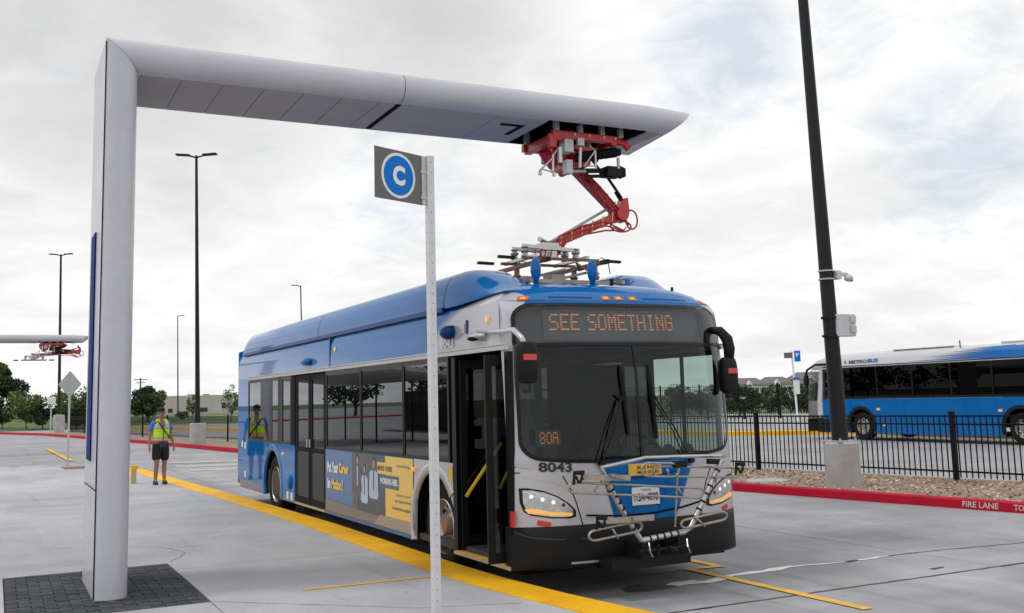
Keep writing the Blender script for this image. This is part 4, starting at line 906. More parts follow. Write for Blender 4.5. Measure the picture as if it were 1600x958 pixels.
for (x0, z0, x1, z1), n7 in (((.66, 1.09, .98, .61), 8), ((1.92, 1.14, 1.63, .65), 7), ((1.10, .525, 1.48, .557), 5)):
    for i in range(n7):
        s = (i+.5)/n7; x, z = x0+(x1-x0)*s, z0+(z1-z0)*s; dx, dz_ = (x1-x0), (z1-z0); l = math.hypot(dx, dz_); dx, dz_ = dx/l*.009, dz_/l*.009
        b = MB(); b.tube([fy(x-dx, z-dz_), fy(x+dx, z+dz_)], .031, 10); b.build('clamp_band', 'black_plastic', rack)
b = MB(); b.tube([fy(1.42, 1.17, .03), fy(1.40, .62, .03)], .009); b.build('lock_rod', 'steel_worn', rack)
b = MB(); b.bar(fy(1.37, 1.19, .04), fy(1.50, 1.19, .04), .05, .06); b.build('latch', 'black_plastic', rack); b = MB(); b.bar(fy(1.75, 1.20, .05), fy(1.86, 1.19, .05), .05, .05); b.build('latch', 'black_plastic', rack)
b = MB(); b.box((1.04, -.12, .36), (1.12, .20, .50)); b.box((1.44, -.12, .40), (1.49, .20, .53)); b.tube([(1.0, -.13, .43), (1.55, -.13, .43)], .018, 10); b.tube([(1.2, -.15, .38), (1.2, -.15, .48)], .014); b.tube([(1.3, -.18, .45), (1.38, -.18, .40)], .022); b.build('rack_hinge', 'black_plastic', rack, bevel=.004)
b = MB(); b.box((.75, -.06, .27), (1.62, .18, .36)); b.build('tow_block', 'black_plastic', bus)
for x in (1.10, 1.52): b = MB(); b.tube([(x, -.15, .5), (x-.03, -.20, .44), (x+.01, -.18, .38)], .008); b.build('lever', 'aluminium', rack)
# ================= gantries =================
def gantry(loc, label, group):
    root = empty('charging_gantry', loc, label, 'charging gantry', group); ox, oy, oz = 3.43, -1.66, 0  # built at the first one's place, shifted to its root
    T = lambda x, y, z: (x+ox, y+oy, z-.19)
    prof = [(0, 1.675), (.012, 1.655), (.05, 1.625), (.10, 1.605), (.15, 1.60), (.20, 1.615), (.245, 1.65), (.275, 1.70), (.285, 1.755), (.285, 2.86), (.27, 2.93), (.20, 2.99), (.10, 3.0), (.02, 2.96), (0, 2.92)]
    XL, ZT = -3.43, 5.235
    def ppt(n, y, z): return T(XL+n, y, z)
    def apt(n, y, x): return T(x, y, ZT-n)
    m = len(prof)
    # pillar, in two cladding lengths with a mitre at the top
    b = MB(); rows = [[ppt(n, y, z) for n, y in prof]+[ppt(*prof[0], z)] for z in (.185, 2.0, 3.5)]; rows.append([ppt(n, y, ZT-n) for n, y in prof]+[ppt(*prof[0], ZT)]); b.grid(rows); b.build('pillar_cladding', 'gantry_white', root, smooth=True, local=True)
    def arm(x0, x1, mitre0=False, tip=False, nm='beam_cladding'):
        b = MB(); r0 = [T((XL+n+.004) if mitre0 else x0, y, ZT-n) for n, y in prof]
        rows = [r0+[r0[0]]]
        if tip:
            # the tip sweeps up to a point at the top edge
            for s in (0, .5, .8, .93, 1.0):
                r = []
                for n, y in prof:
                    xt = 3.16-1.0*n+.20*(y-1.65)/1.3; xx = 2.60+(xt-2.60)*s
                    bul = .03*math.sin(min(1, n/.285)*math.pi)*s
                    r.append(T(xx+bul, y+(.0 if s < 1 else 0), ZT-n-.03*s*(1-n/.285)))
                rows.append(r+[r[0]])
            b.grid(rows); last = rows[-1][:-1]; b.add(last, [tuple(range(len(last)))])
        else:
            r1 = [T(x1, y, ZT-n) for n, y in prof]; rows.append(r1+[r1[0]]); b.grid(rows)
        return b.build(nm, 'gantry_white', root, smooth=True, local=True)
    # beam: open underside where the charger sits
    def arm_open(x0, x1):
        b = MB(); pr = prof[:9]; pr2 = [(.285, 2.86)]+prof[10:]+[prof[0]]
        b.grid([[T(x, y, ZT-n) for n, y in pr] for x in (x0, x1)]); b.grid([[T(x, y, ZT-n) for n, y in pr2] for x in (x0, x1)]); b.build('beam_cladding', 'gantry_white', root, smooth=True, local=True)
        i = MB(); i.add([T(x0, 1.80, ZT-.06), T(x1, 1.80, ZT-.06), T(x1, 2.84, ZT-.06), T(x0, 2.84, ZT-.06)], [(0, 1, 2, 3)])
        for xx in (x0+.02, x0+.45, x0+.95, x1-.02): i.box(T(xx-.02, 1.78, ZT-.26), T(xx+.02, 2.86, ZT-.06))
        i.box(T(x0, 1.775, ZT-.27), T(x1, 1.80, ZT-.06)); i.box(T(x0, 2.84, ZT-.27), T(x1, 2.86, ZT-.06)); i.build('beam_frame', 'gap_dark', root, local=True)
    arm(XL, -.525, mitre0=True); arm(-.518, 1.27); arm_open(1.27, 2.60); arm(2.60, 3.0, tip=True, nm='beam_tip')
    # underside panels proud of the beam skin
    zs = ZT-.285; xs = [-3.12, -2.74, -2.35, -1.95, -1.55, -1.15, -.75, -.56]
    for a, c in zip(xs, xs[1:]): q = MB(); q.box(T(a+.006, 1.80, zs-.012), T(c-.006, 2.84, zs-.001)); q.build('underside_panel', 'gantry_panel', root, local=True)
    q = MB(); q.box(T(-.555, 1.80, zs-.006), T(-.50, 2.84, zs-.001)); q.build('panel_gap', 'gap_dark', root, local=True)
    for a, c in ((-.495, .64), (.652, 1.26), (2.61, 2.80)):
        q = MB(); q.box(T(a, 1.80, zs-.012), T(c, 2.84, zs-.001)); q.build('underside_panel', 'gantry_panel', root, local=True)
    q = MB(); q.box(T(.80, 2.02, zs-.016), T(1.10, 2.10, zs-.013)); q.box(T(1.04, 2.10, zs-.016), T(1.10, 2.46, zs-.013)); q.build('access_slot', 'gap_dark', root, local=True)
    q = MB(); q.box(T(-3.445, 2.22, 1.36), T(-3.425, 2.62, 3.50)); q.build('blue_stripe', 'gantry_blue', root, local=True, bevel=.004)
    q = MB(); q.box(T(-3.434, 1.69, 1.12), T(-3.426, 2.9, 1.128)); q.build('access_joint', 'gap_dark', root, local=True)
    q = MB(); q.box(T(-3.434, 1.66, .2), T(-3.426, 1.674, 5.2)); q.build('edge_joint', 'gap_dark', root, local=True)
    q = MB(); q.slab([T(-3.437, 1.60, 0)[:2], T(-3.14, 1.60, 0)[:2], T(-3.14, 3.0, 0)[:2], T(-3.437, 3.0, 0)[:2]], .0, .006); q.build('base_grout', 'joint', root, local=True)
    q = MB(); q.tube([T(2.72, 2.82, 4.95), T(2.70, 2.84, 4.86)], .006); q.build('drain_stub', 'steel_worn', root, local=True)
    return root
g1 = gantry((-3.43, 1.66, .19), 'tall white angular gantry rising from dark pavers and reaching over the bus roof', 'overhead charging gantries')
g2 = gantry((-7.35, 40.0, .0), 'distant white gantry beam at left edge with its red charger folded up beneath', 'overhead charging gantries')
b = MB(); b.slab([(-8.6, 37), (-5.6, 37), (-5.6, 44), (-8.6, 44)], -.02, .004+.0); 
# ================= pantographs =================
def panto(loc, label, folded=False):
    root = empty('charging_pantograph', loc, label, 'pantograph', 'pantographs hanging from gantries')
    K = (1.95, 2.35, 4.95); T = lambda x, y, z: (x-K[0], y-K[1], z-K[2])
    def bl(nm, m, f, par=root, **k):
        b = MB(); f(b); return b.build(nm, m, par, local=True, **k)
    def base(b):
        for y in (1.98, 2.72): b.bar(T(1.42, y, 4.86), T(2.30, y, 4.86), .07, .09); b.tube([T(2.26, y, 4.86), T(2.40, y, 4.84), T(2.47, y, 4.77)], .045, 8)
        b.bar(T(1.50, 1.95, 4.84), T(1.50, 2.75, 4.84), .09, .10); b.bar(T(2.25, 1.95, 4.83), T(2.25, 2.75, 4.83), .07, .08); b.bar(T(1.42, 1.98, 4.86), T(1.42, 1.98, 4.70), .06, .10)
        b.bar(T(1.60, 2.1, 4.78), T(2.3, 2.1, 4.72), .05, .06); b.bar(T(1.60, 2.6, 4.78), T(2.3, 2.6, 4.72), .05, .06); b.box(T(1.55, 2.2, 4.62), T(1.75, 2.5, 4.80)); b.bar(T(1.45, 2.25, 4.72), T(1.62, 2.3, 4.56), .10, .10)
    bf = bl('base_frame', 'red_paint', base, bevel=.006)
    for x in (1.48, 1.80, 2.1, 2.36):
        for y in (1.98, 2.72): bl('hanger', 'galvanised', lambda b: b.box(T(x-.03, y-.025, 4.90), T(x+.03, y+.025, 5.16)))
    for x in (1.7, 1.9, 2.1, 2.26): bl('bolt', 'brass', lambda b: b.tube([T(x, 1.93, 4.87), T(x, 1.95, 4.87)], .018), bf)
    bl('spring_cylinder', 'black_plastic', lambda b: ([b.tube([T(1.80+.030*i, 2.05, 4.63+.006*i), T(1.817+.030*i, 2.05, 4.632+.006*i)], .062, 12) for i in range(18)], b.tube([T(1.78, 2.05, 4.63), T(2.38, 2.05, 4.74)], .048, 10)))
    bl('drive_box', 'black_plastic', lambda b: (b.box(T(2.18, 2.0, 4.44), T(2.40, 2.2, 4.55)), b.bar(T(1.72, 2.1, 4.47), T(2.3, 2.1, 4.52), .05, .05), b.bar(T(1.9, 2.1, 4.42), T(2.4, 2.1, 4.46), .035, .035), b.tube([T(2.40, 2.1, 4.58), T(2.48, 2.1, 4.55), T(2.48, 2.1, 4.47), T(2.40, 2.1, 4.44)], .018)))
    bl('motor', 'galvanised', lambda b: (b.box(T(1.58, 1.96, 4.66), T(1.70, 2.1, 4.88)),), bevel=.008)
    bl('valve_block', 'galvanised', lambda b: (b.box(T(1.62, 2.0, 4.42), T(1.70, 2.1, 4.58)), b.tube([T(1.66, 2.05, 4.45), T(1.9, 2.05, 4.47)], .02)))
    bl('lift_pin', 'galvanised', lambda b: (b.tube([T(2.33, 2.0, 4.66), T(2.33, 2.0, 4.52)], .02), ), bevel=.004)
    bl('terminal_box', 'galvanised', lambda b: b.box(T(1.74, 1.93, 4.74), T(1.83, 1.99, 4.84)), bevel=.008)
    def dang(b):
        b.tube([T(1.46, 1.95, 4.66), T(1.40, 1.93, 4.60), T(1.39, 1.92, 4.40)], .013); b.tube([T(1.39, 1.92, 4.56), T(1.22, 1.92, 4.40)], .012); b.tube([T(1.22, 1.92, 4.42), T(1.40, 1.92, 4.39)], .009)
        for x in (1.22, 1.40): b.lathe([(.022, -.045), (.022, .0), (.01, .01)], T(x, 1.92, 4.39), 'z', 8)
    bl('head_guide', 'aluminium', dang)
    def dang(b):
        b.tube([T(1.90, 1.95, 4.76), T(1.98, 1.95, 4.70), T(1.98, 1.95, 4.50)], .013); b.tube([T(1.98, 1.95, 4.70), T(1.82, 1.95, 4.50), T(1.98, 1.95, 4.52)], .011); b.tube([T(1.5, 1.95, 4.7), T(1.5, 1.95, 4.52)], .03); b.tube([T(1.78, 1.95, 4.72), T(1.76, 1.95, 4.48)], .02)
    bl('head_guide', 'aluminium', dang)
    # arm: shoulder -> knee -> head
    if not folded: S, Kn, H = (1.93, 2.38, 4.58), (2.56, 2.40, 4.04), (1.50, 2.38, 3.60)
    else: S, Kn, H = (1.95, 2.38, 4.60), (2.95, 2.40, 4.52), (1.2, 2.38, 4.38)
    S, Kn, H = [Vector(T(*p)) for p in (S, Kn, H)]; up = (0, 1, 0)
    bl('shoulder', 'red_paint', lambda b: (b.bar(S+Vector((-.10, -.28, .06)), S+Vector((-.10, .28, .06)), .12, .14), b.tube([S+Vector((0, -.3, 0)), S+Vector((0, .3, 0))], .05, 10)))
    ua = bl('upper_arm', 'red_paint', lambda b: (b.bar(S, Kn, .11, .10, up=up), b.bar(S+Vector((.02, .02, .075)), Kn+Vector((.0, .02, .085)), .04, .05, up=up)), bevel=.01)
    bl('knee_joint', 'red_paint', lambda b: (b.tube([Kn+Vector((0, -.12, 0)), Kn+Vector((0, .12, 0))], .085, 14), b.prism([(Kn.x-.05, Kn.z-.07), (Kn.x+.07, Kn.z-.09), (Kn.x+.13, Kn.z+.04), (Kn.x+.11, Kn.z+.22), (Kn.x+.04, Kn.z+.20), (Kn.x-.02, Kn.z+.06)], lambda a, c, d: (a, d, c), Kn.y-.07, Kn.y+.07)), bevel=.008)
    la = bl('lower_arm', 'red_paint', lambda b: b.bar(Kn, H+Vector((.10, 0, .03)), .10, .12, up=up), bevel=.012)
    for i in range(6): p = Kn.lerp(H, .12+.14*i); bl('hose_clip', 'brass', lambda b: b.tube([p+Vector((-.01, -.065, -.07)), p+Vector((.01, -.065, .07))], .012, 6), la)
    for i in range(5): p = S.lerp(Kn, .15+.17*i); bl('hose_clip', 'brass', lambda b: b.tube([p+Vector((-.03, -.062, -.06)), p+Vector((.03, -.062, .06))], .010, 6), ua)
    bl('guide_rod', 'galvanised', lambda b: b.tube([S.lerp(Kn, .74)+Vector((0, -.03, -.07)), H+Vector((.05, -.06, .05))], .017, 8), smooth='all')
    bl('lift_rod', 'black_plastic', lambda b: (b.tube([Kn+Vector((.06, .0, .22)), Vector(T(2.28, 2.2, 4.48))], .018), b.tube([Kn+Vector((.05, 0, .20)), Kn+Vector((-.02, 0, .30))], .03), b.tube([Vector(T(2.05, 2.2, 4.70)), Vector(T(2.25, 2.2, 4.48))], .014)))
    def hoses(b):
        for dy, dz_ in ((-.07, .055), (-.08, .0), (-.07, -.055)):
            o = Vector((0, dy, dz_)); b.tube([S.lerp(Kn, .05)+o, S.lerp(Kn, .5)+o*1.1, Kn+o+Vector((-.04, 0, .02)), Kn+o+Vector((.10, 0, -.12-dz_)), Kn+o+Vector((.02, 0, -.20-dz_)), Kn.lerp(H, .22)+o+Vector((0, 0, -.06)), Kn.lerp(H, .5)+o, Kn.lerp(H, .85)+o, H+o+Vector((.12, 0, -.10))], .011, 8)
        c = Kn+Vector((.14, -.08, -.06)); b.tube([c+Vector((math.cos(a)*.085, 0, math.sin(a)*.12)) for a in [i*2*math.pi/16 for i in range(16)]], .011, 8, closed=True)
        c = Kn+Vector((-.02, -.08, -.15)); b.tube([c+Vector((math.cos(a)*.15, 0, math.sin(a)*.07)) for a in [i*2*math.pi/16 for i in range(16)]], .011, 8, closed=True)
        b.tube([H+Vector((.25, -.05, .05)), H+Vector((.15, -.06, -.08)), H+Vector((.05, -.06, -.15)), H+Vector((-.12, -.05, -.14))], .022, 8)
    bl('hose_loom', 'hose_red', hoses, smooth='all')
    # head
    def head(b):
        b.bar(H+Vector((-.36, -.12, -.02)), H+Vector((.40, -.12, -.05)), .035, .045); b.bar(H+Vector((-.36, .14, -.02)), H+Vector((.40, .14, -.05)), .035, .045)
        b.box(H+Vector((-.10, -.14, -.06)), H+Vector((.12, .14, .03))); b.tube([H+Vector((-.12, -.1, .07)), H+Vector((.10, .1, .06))], .03); b.box(H+Vector((-.08, -.12, -.16)), H+Vector((.10, -.04, -.06)))
        for x in (-.33, .35):
            for y in (-.12, .14): b.lathe([(.045, 0), (.03, -.03), (.055, -.05), (.03, -.08), (.05, -.11), (.02, -.13)], H+Vector((x, y, -.03)), 'z', 10)
        b.bar(H+Vector((-.33, -.4, -.17)), H+Vector((-.33, .4, -.17)), .05, .04); b.bar(H+Vector((.35, -.4, -.17)), H+Vector((.35, .4, -.17)), .05, .04)
    hd = bl('contact_head', 'aluminium', head, bevel=.004)
    for y in (-.38, .16):
        cr = bl('contact_bar', 'copper_rail', lambda b: b.bar(H+Vector((-.50, y, -.20)), H+Vector((.50, y, -.20)), .035, .03), hd)
        for s in (-1, 1):
            x = H.x+s*.70; bl('bar_end', 'black_plastic', lambda b: b.bar((x-.10, H.y+y, H.z-.20), (x+.10, H.y+y, H.z-.205), .05, .03), hd)
    bl('head_coil', 'hose_red', lambda b: b.tube([H+Vector((-.20+.016*i, -.13+.03*math.sin(i*1.4), -.11+.05*math.cos(i*1.4))) for i in range(14)], .010, 6), hd, smooth='all')
    return root
panto((1.95, 2.35, 4.95), 'red jointed arm unfolded from the gantry down to the bus roof')
panto((-2.05, 40.7, 4.76), 'small red charger folded flat under the distant beam', True)

# ================= poles, signs, fittings =================
def lamp(base, top, r0, r1, heads, label, group, ped=True, hr=0, pr=.30, ph=.78):
    root = empty('lamp_post', base, label, 'lamp post', group); B0, T0 = Vector(base), Vector(top)
    if ped: b = MB(); b.lathe([(pr, -.1), (pr, ph-.03), (pr-.03, ph), (0, ph)], B0, 'z', 32); b.build('pedestal', 'pedestal', root, smooth=True)
    else: ph = 0
    s0 = ph/(T0.z-B0.z); P = lambda s: B0.lerp(T0, s)
    b = MB(); b.tube([P(s0), P(.5), P(1)], [r0, (r0+r1)/2, r1], 20); b.build('pole', 'pole_dark', root, smooth=True)
    b = MB(); b.box(P(s0)+Vector((-r0*1.5, -r0*1.5, 0)), P(s0)+Vector((r0*1.5, r0*1.5, .03)))
    for x in (-1, 1):
        for y in (-1, 1): b.tube([P(s0)+Vector((x*r0*1.25, y*r0*1.25, 0)), P(s0)+Vector((x*r0*1.25, y*r0*1.25, .07))], .02, 6)
    b.build('base_plate', 'galvanised' if r0 > .12 else 'pole_dark', root)
    for a in heads:
        d = Vector((math.cos(a+hr), math.sin(a+hr), 0)); b = MB(); b.tube([P(1)-Vector((0, 0, .1)), P(1)+d*.35], .04, 8); hh_ = b.build('arm', 'pole_dark', root)
        b = MB(); b.bar(P(1)+d*.3+Vector((0, 0, .02)), P(1)+d*.95+Vector((0, 0, .06)), .32, .07); b.build('lamp_head', 'pole_dark', hh_, bevel=.02)
    return root
cmr = lambda a: -a
near = lamp((9.30, 5.80, .13), (8.95, 5.80, 13.2), .145, .07, [2.6, -.5], 'near dark lamp post on a concrete pedestal carrying a grey box and camera', 'lamp posts around the yard')
b = MB(); b.box((9.22, 5.54, 2.78), (9.58, 5.70, 3.18)); jb = b.build('equipment_box', 'box_grey', near, bevel=.012)
for z in (2.84, 3.02): b = MB(); b.box((9.44, 5.50, z), (9.56, 5.539, z+.13)); b.build('box_window', 'gantry_white', jb, bevel=.01)
for z in (2.80, 3.13): b = MB(); b.tube([(8.98, 5.76, z), (9.4, 5.72, z)], .014); b.lathe([(.16, -.02), (.16, .02)], (9.22, 5.80, z), 'z', 20); b.build('strap_bar', 'pole_dark', jb)
b = MB(); b.box((9.30, 5.62, 3.82), (9.40, 5.78, 3.98)); cmn = b.build('camera_bracket', 'box_grey', near, bevel=.015)
b = MB(); b.ball((9.54, 5.60, 3.84), (.09, .08, .065)); b.bar((9.36, 5.66, 3.92), (9.52, 5.60, 3.90), .07, .06); b.build('camera_dome', 'box_grey', cmn, smooth=True)
b = MB(); b.ball((9.57, 5.58, 3.80), (.04, .04, .03)); b.build('camera_lens', 'gap_dark', cmn)
for z in (3.83, 3.98): b = MB(); b.lathe([(.148, -.012), (.148, .012)], (9.20, 5.80, z), 'z', 24); b.build('band_clamp', 'galvanised', cmn)
lamp((4.02, 40.15, .13), (3.80, 40.15, 13.47), .115, .06, [0, math.pi], 'tall twin headed lamp post on pedestal beyond the walking man', 'lamp posts around the yard', hr=-.46, pr=.36, ph=.95)
lamp((.35, 81.3, .13), (.14, 81.3, 14.3), .13, .075, [0, math.pi], 'twin headed lamp post seen below the distant gantry beam at far left', 'lamp posts around the yard', hr=-.46, pr=.42, ph=1.3)
lamp((18.2, 138.5, -.05), (17.87, 137.9, 14.3), .10, .06, [.2], 'slim distant lamp post just left of the twin headed one, before the warehouse', 'lamp posts around the yard', ped=False)
lamp((22.8, 91.2, -.05), (22.32, 90.6, 13.4), .09, .055, [2.5], 'lamp post whose top shows above the middle of the bus roof', 'lamp posts around the yard', ped=False)
b = MB(); b.box((.20, 80.9, 4.1), (.62, 81.1, 4.7)); 
# letter C stop sign
sg = empty('bus_stop_sign', (-1.30, -.91, .19), 'perforated white post with a grey flag sign lettered C in a blue disc', 'stop sign', None)
b = MB(); b.box((-1.33, -.94, .185), (-1.27, -.88, 3.71)); po = b.build('post', 'post_pale', sg, bevel=.005)
b = MB()
for i in range(44): b.tube([(-1.3, -.9405, .30+i*.078), (-1.3, -.941, .30+i*.078)], .0035, 8)
b.build('post_holes', 'gap_dark', po)['kind'] = 'stuff'
b = MB()
for i in range(44): b.tube([(-1.3305, -.91, .30+i*.078), (-1.331, -.91, .30+i*.078)], .0035, 8)
b.build('post_holes', 'gap_dark', po)['kind'] = 'stuff'
dS = Vector((-.92, -.39, 0)); nS = Vector((.39, -.92, 0)); P0 = Vector((-1.33, -.915, 0))
def SP(s, z, d=0.0): q = P0+dS*s+nS*d; return (q.x, q.y, z)
b = MB(); b.prism([(.05, 3.315), (.53, 3.315), (.53, 3.70), (.05, 3.70)], lambda a, c, d: SP(a, c, d), -.003, .003); pa = b.build('sign_panel', 'sign_grey', sg)
for nm, r, m, d in (('sign_ring', .172, 'text_white', .0055), ('sign_disc', .150, 'sign_blue', .0085)):
    b = MB(); b.prism([(.295+r*math.cos(a), 3.508+r*1.0*math.sin(a)) for a in [2*math.pi*i/48 for i in range(48)]], lambda a, c, d_: SP(a, c, d_), -d, d); b.build(nm, m, pa)
text('sign_letter', 'C', lambda u, v: SP(.295+.062-u*.124, 3.508-.075+v*.15, .0105), 'text_white', pa, .05)
b = MB(); b.prism([(-.0, 3.32), (.055, 3.32), (.055, 3.70), (-.0, 3.70)], lambda a, c, d: SP(a, c, d), -.012, .012)
for z in (3.36, 3.56): b.prism([(-.005, z), (.07, z), (.07, z+.025), (-.005, z+.025)], lambda a, c, d: SP(a, c, d), -.018, .018)
b.build('sign_bracket', 'galvanised', sg, bevel=.003)
# diamond warning sign seen from behind
ds_ = empty('warning_sign', (-2.27, 25.1, .19), 'diamond road sign seen from behind on a thin pole at the platform corner', 'road sign')
b = MB(); b.tube([(-2.27, 25.1, .19), (-2.27, 25.1, 2.95)], .03, 8); b.build('pole', 'galvanised', ds_)
b = MB(); b.prism([(-2.27, 2.18), (-1.95, 2.58), (-2.27, 2.98), (-2.59, 2.58)], lambda a, c, d: (a, d, c), 25.055, 25.065); b.build('sign_panel', 'sign_back', ds_)
# low guard post beside the gantry foot
gp = empty('guard_post', (-1.42, 16.0, .19), 'low steel guard plate with a yellow edge peeping past the gantry pillar', 'guard post')
b = MB(); b.box((-1.50, 15.95, .19), (-1.42, 16.1, .56)); b.build('plate', 'galvanised', gp); b = MB(); b.box((-1.53, 15.94, .50), (-1.39, 16.12, .575)); b.build('top_rail', 'curb_yellow', gp); b = MB(); b.box((-1.535, 15.93, .19), (-1.50, 15.96, .50)); b.build('edge_strip', 'curb_yellow', gp)
# bay sign beyond the fence
bs = empty('bay_sign', (35.1, 35.4, .15), 'slim white pole with grey and blue bay signs and timetable, left of the second bus', 'stop sign')
b = MB(); b.tube([(35.1, 35.4, .15), (34.95, 35.4, 4.0)], .055, 10); b.build('pole', 'text_white', bs)
rS = Vector((math.cos(.4688), -math.sin(.4688), 0)); fS = Vector((math.sin(.4688), math.cos(.4688), 0)); B1 = Vector((34.97, 35.35, 0))
def pan(nm, s0, s1, z0, z1, m, par=bs, d=0.0): q = MB(); q.prism([(s0, z0), (s1, z0), (s1, z1), (s0, z1)], lambda a, c, e: tuple(B1+rS*a+fS*(e-d)+Vector((0, 0, c))), -.08, -.06); return q.build(nm, m, par)
pan('sign_panel', -.50, -.05, 3.62, 3.93, 'sign_grey'); p2_ = pan('sign_panel', .06, .40, 3.42, 4.02, 'sign_blue'); pan('timetable', -.08, .26, 1.65, 2.50, 'plate_white'); pan('timetable_header', -.08, .26, 2.42, 2.56, 'sign_blue', d=.02)
text('sign_letter', 'P', lambda u, v: tuple(B1+rS*(.15+u*.16)-fS*.085+Vector((0, 0, 3.66+v*.24))), 'text_white', p2_, .03)
# ================= fences =================
def fence(name, pts_fn, n_post, sp_, h, label, limit=300, pick=.115, rails=(1.17, 1.02, .16), ps=.04, pw=.009, z0=.125, seed=0):
    """pts_fn(s) gives the ground point s metres along the fence"""
    p0 = Vector((*pts_fn(0), z0)); root = empty(name, p0, label, 'fence')
    pm = None; rm = None
    for i in range(n_post):
        p = Vector((*pts_fn(i*sp_), z0))
        if pm is None: q = MB(); q.box((-ps, -ps, 0), (ps, ps, h+.05)); q.box((-ps-.008, -ps-.008, h+.05), (ps+.008, ps+.008, h+.07)); pm = q.build('post', 'fence_black', root, local=True); o = pm
        else: o = pm.copy(); C.objects.link(o)
        o.location = p-p0
        if i < n_post-1:
            e = Vector((*pts_fn((i+1)*sp_), z0))
            for r in rails:
                q = MB(); q.bar(p+Vector((0, 0, r)), e+Vector((0, 0, r)), .032, .032); q.build('rail', 'fence_black', root)
    k = 0; rest = MB(); pk = None; tot = int((n_post-1)*sp_/pick)
    for j in range(1, tot):
        s = j*pick
        if min(s % sp_, sp_-s % sp_) < pick*.4: continue
        x, y = pts_fn(s)
        if k < limit:
            if pk is None: q = MB(); q.box((-pw, -pw, .05), (pw, pw, h)); pk = q.build('picket', 'fence_black', root, local=True); o = pk
            else: o = pk.copy(); C.objects.link(o)
            o.location = Vector((x, y, z0))-p0; k += 1
        else: rest.box((x-pw, y-pw, z0+.05), (x+pw, y+pw, z0+h))
    if rest.v: rest.build('picket_run', 'fence_black', root)['kind'] = 'stuff'
    return root
u_ = Vector((-.157, 1, 0)).normalized()
def nf(s): return (12.34+u_.x*s, .70+u_.y*s)
fence('metal_fence', nf, 17, 4.69, 1.19, 'long low black picket fence on the bark strip beyond the parked bus')
def ff(s): return (36.0+s*.906, 54.5-s*.42)
fence('metal_fence', ff, 9, 2.85, 2.25, 'tall black picket fence before the hedge, left of the second bus', limit=260, pick=.13, rails=(2.15, 1.95, .2), ps=.05)
def gf(s): return (29.0+s*.93, 46.5-s*.36)
fence('metal_fence', gf, 6, 2.35, 1.2, 'shorter black fence standing in front of the tall one, left of the second bus', limit=150, pick=.13, ps=.05)
# ================= second bus, across the lane, seen from its street side =================
b2 = empty('city_bus', (25.3, 16, 0), 'blue city bus with silver roof standing across the lane behind the fence', 'bus')
def s2(t, z, off=0.0):
    y = 22.85-lerp(z, [.2, .8, 1.3, 2.0, 2.6, 2.85, 3.0, 3.1, 3.18], [0, 0, .03, .10, .26, .42, .66, .95, 1.5])-.34*abs(t)**4
    return (25.3+t*lerp(z, [.2, 2.7, 2.95, 3.08, 3.18], [1.3, 1.3, 1.22, 1.05, .7]), y+off, z)
def sd2(name, poly, m, d0=0.0, d1=.03, par=b2, **k):
    b = MB(); b.prism(poly, SIDE, 24.0+d0, 24.0+d1); return b.build(name, m, par, **k)
rows = []
for z in (2.62, 2.7, 2.78, 2.87, 2.95, 3.02, 3.08, 3.13, 3.18):
    W = s2(-1, z); rows.append([(W[0], y, z) for y in (9.4, 12, 15, 18)]+[s2(-1+2*j/24, z) for j in range(25)]+[(50.6-W[0], y, z) for y in (18, 15, 12, 9.4)])
b = MB(); b.grid(rows); t_ = rows[-1]; n_ = len(t_)
for k in range(n_//2): b.add([t_[k], t_[k+1], t_[n_-2-k], t_[n_-1-k]], [(0, 1, 2, 3)])
b.build('roof_shell', 'silver_paint', b2, smooth='all')
b = MB(); b.grid([[s2(-1+2*j/24, z) for j in range(25)] for z in (.75, 1.0, 1.25, 1.42)]); b.build('front_fascia', 'silver_paint', b2, smooth='all')
b = MB(); b.grid([[s2(-1+2*j/24, z, .06) for j in range(25)] for z in (.24, .5, .74)]+[[s2(-1+2*j/24, .75, -.1) for j in range(25)]]); b.build('front_bumper', 'black_plastic', b2, smooth='all')
b = MB(); b.grid([[s2(-.96+1.92*j/24, z, .005) for j in range(25)] for z in (1.43, 1.7, 2.0, 2.3, 2.6)]); b.build('windscreen', 'windshield_glass', b2, smooth='all')
sd2('front_pillar', [(21.72, .8), (22.0, .8), (21.98, 1.4), (21.78, 2.62), (21.62, 2.62), (21.74, 1.4)], 'silver_paint', -.004, .05)
sd2('front_bumper', rect(21.40, 22.0, .24, .74), 'black_plastic', -.03, .05, bevel=.02)
sd2('front_skirt', arch(18.9, 21.70, .24, 1.47, 19.8, .5, .62), 'blue_paint'); sd2('middle_skirt', rect(14.1, 18.897, .24, 1.47), 'blue_paint'); sd2('rear_skirt', arch(9.4, 14.097, .24, 1.47, 13.25, .5, .62), 'blue_paint')
sd2('rear_panel', rect(9.37, 9.40, .3, 3.0), 'blue_paint', 0, 2.6)
sd2('window_band', rect(9.4, 20.75, 1.475, 2.66), 'black_trim', .008, .04)
for i in range(7):
    y1 = 20.55-i*1.6; pw = sd2('window', rect(y1-1.575, y1, 1.52, 2.64), 'door_black', .0, .02)
    q = MB(); q.add([(23.996, y1-1.55, 1.56), (23.996, y1-.025, 1.56), (23.996, y1-.025, 2.6), (23.996, y1-1.55, 2.6)], [(0, 1, 2, 3)]); q.build('window_glass', 'far_bus_glass', pw)
dw = sd2('driver_window', rect(20.85, 21.62, 1.50, 2.60), 'black_trim', .0, .03)
q = MB(); q.add([(23.995, 20.93, 1.58), (23.995, 21.55, 1.58), (23.995, 21.50, 2.5), (23.995, 20.93, 2.5)], [(0, 1, 2, 3)]); q.build('window_glass', 'side_glass', dw)
sd2('gutter', rect(9.4, 21.6, 2.67, 2.70), 'black_trim', -.012, .02)
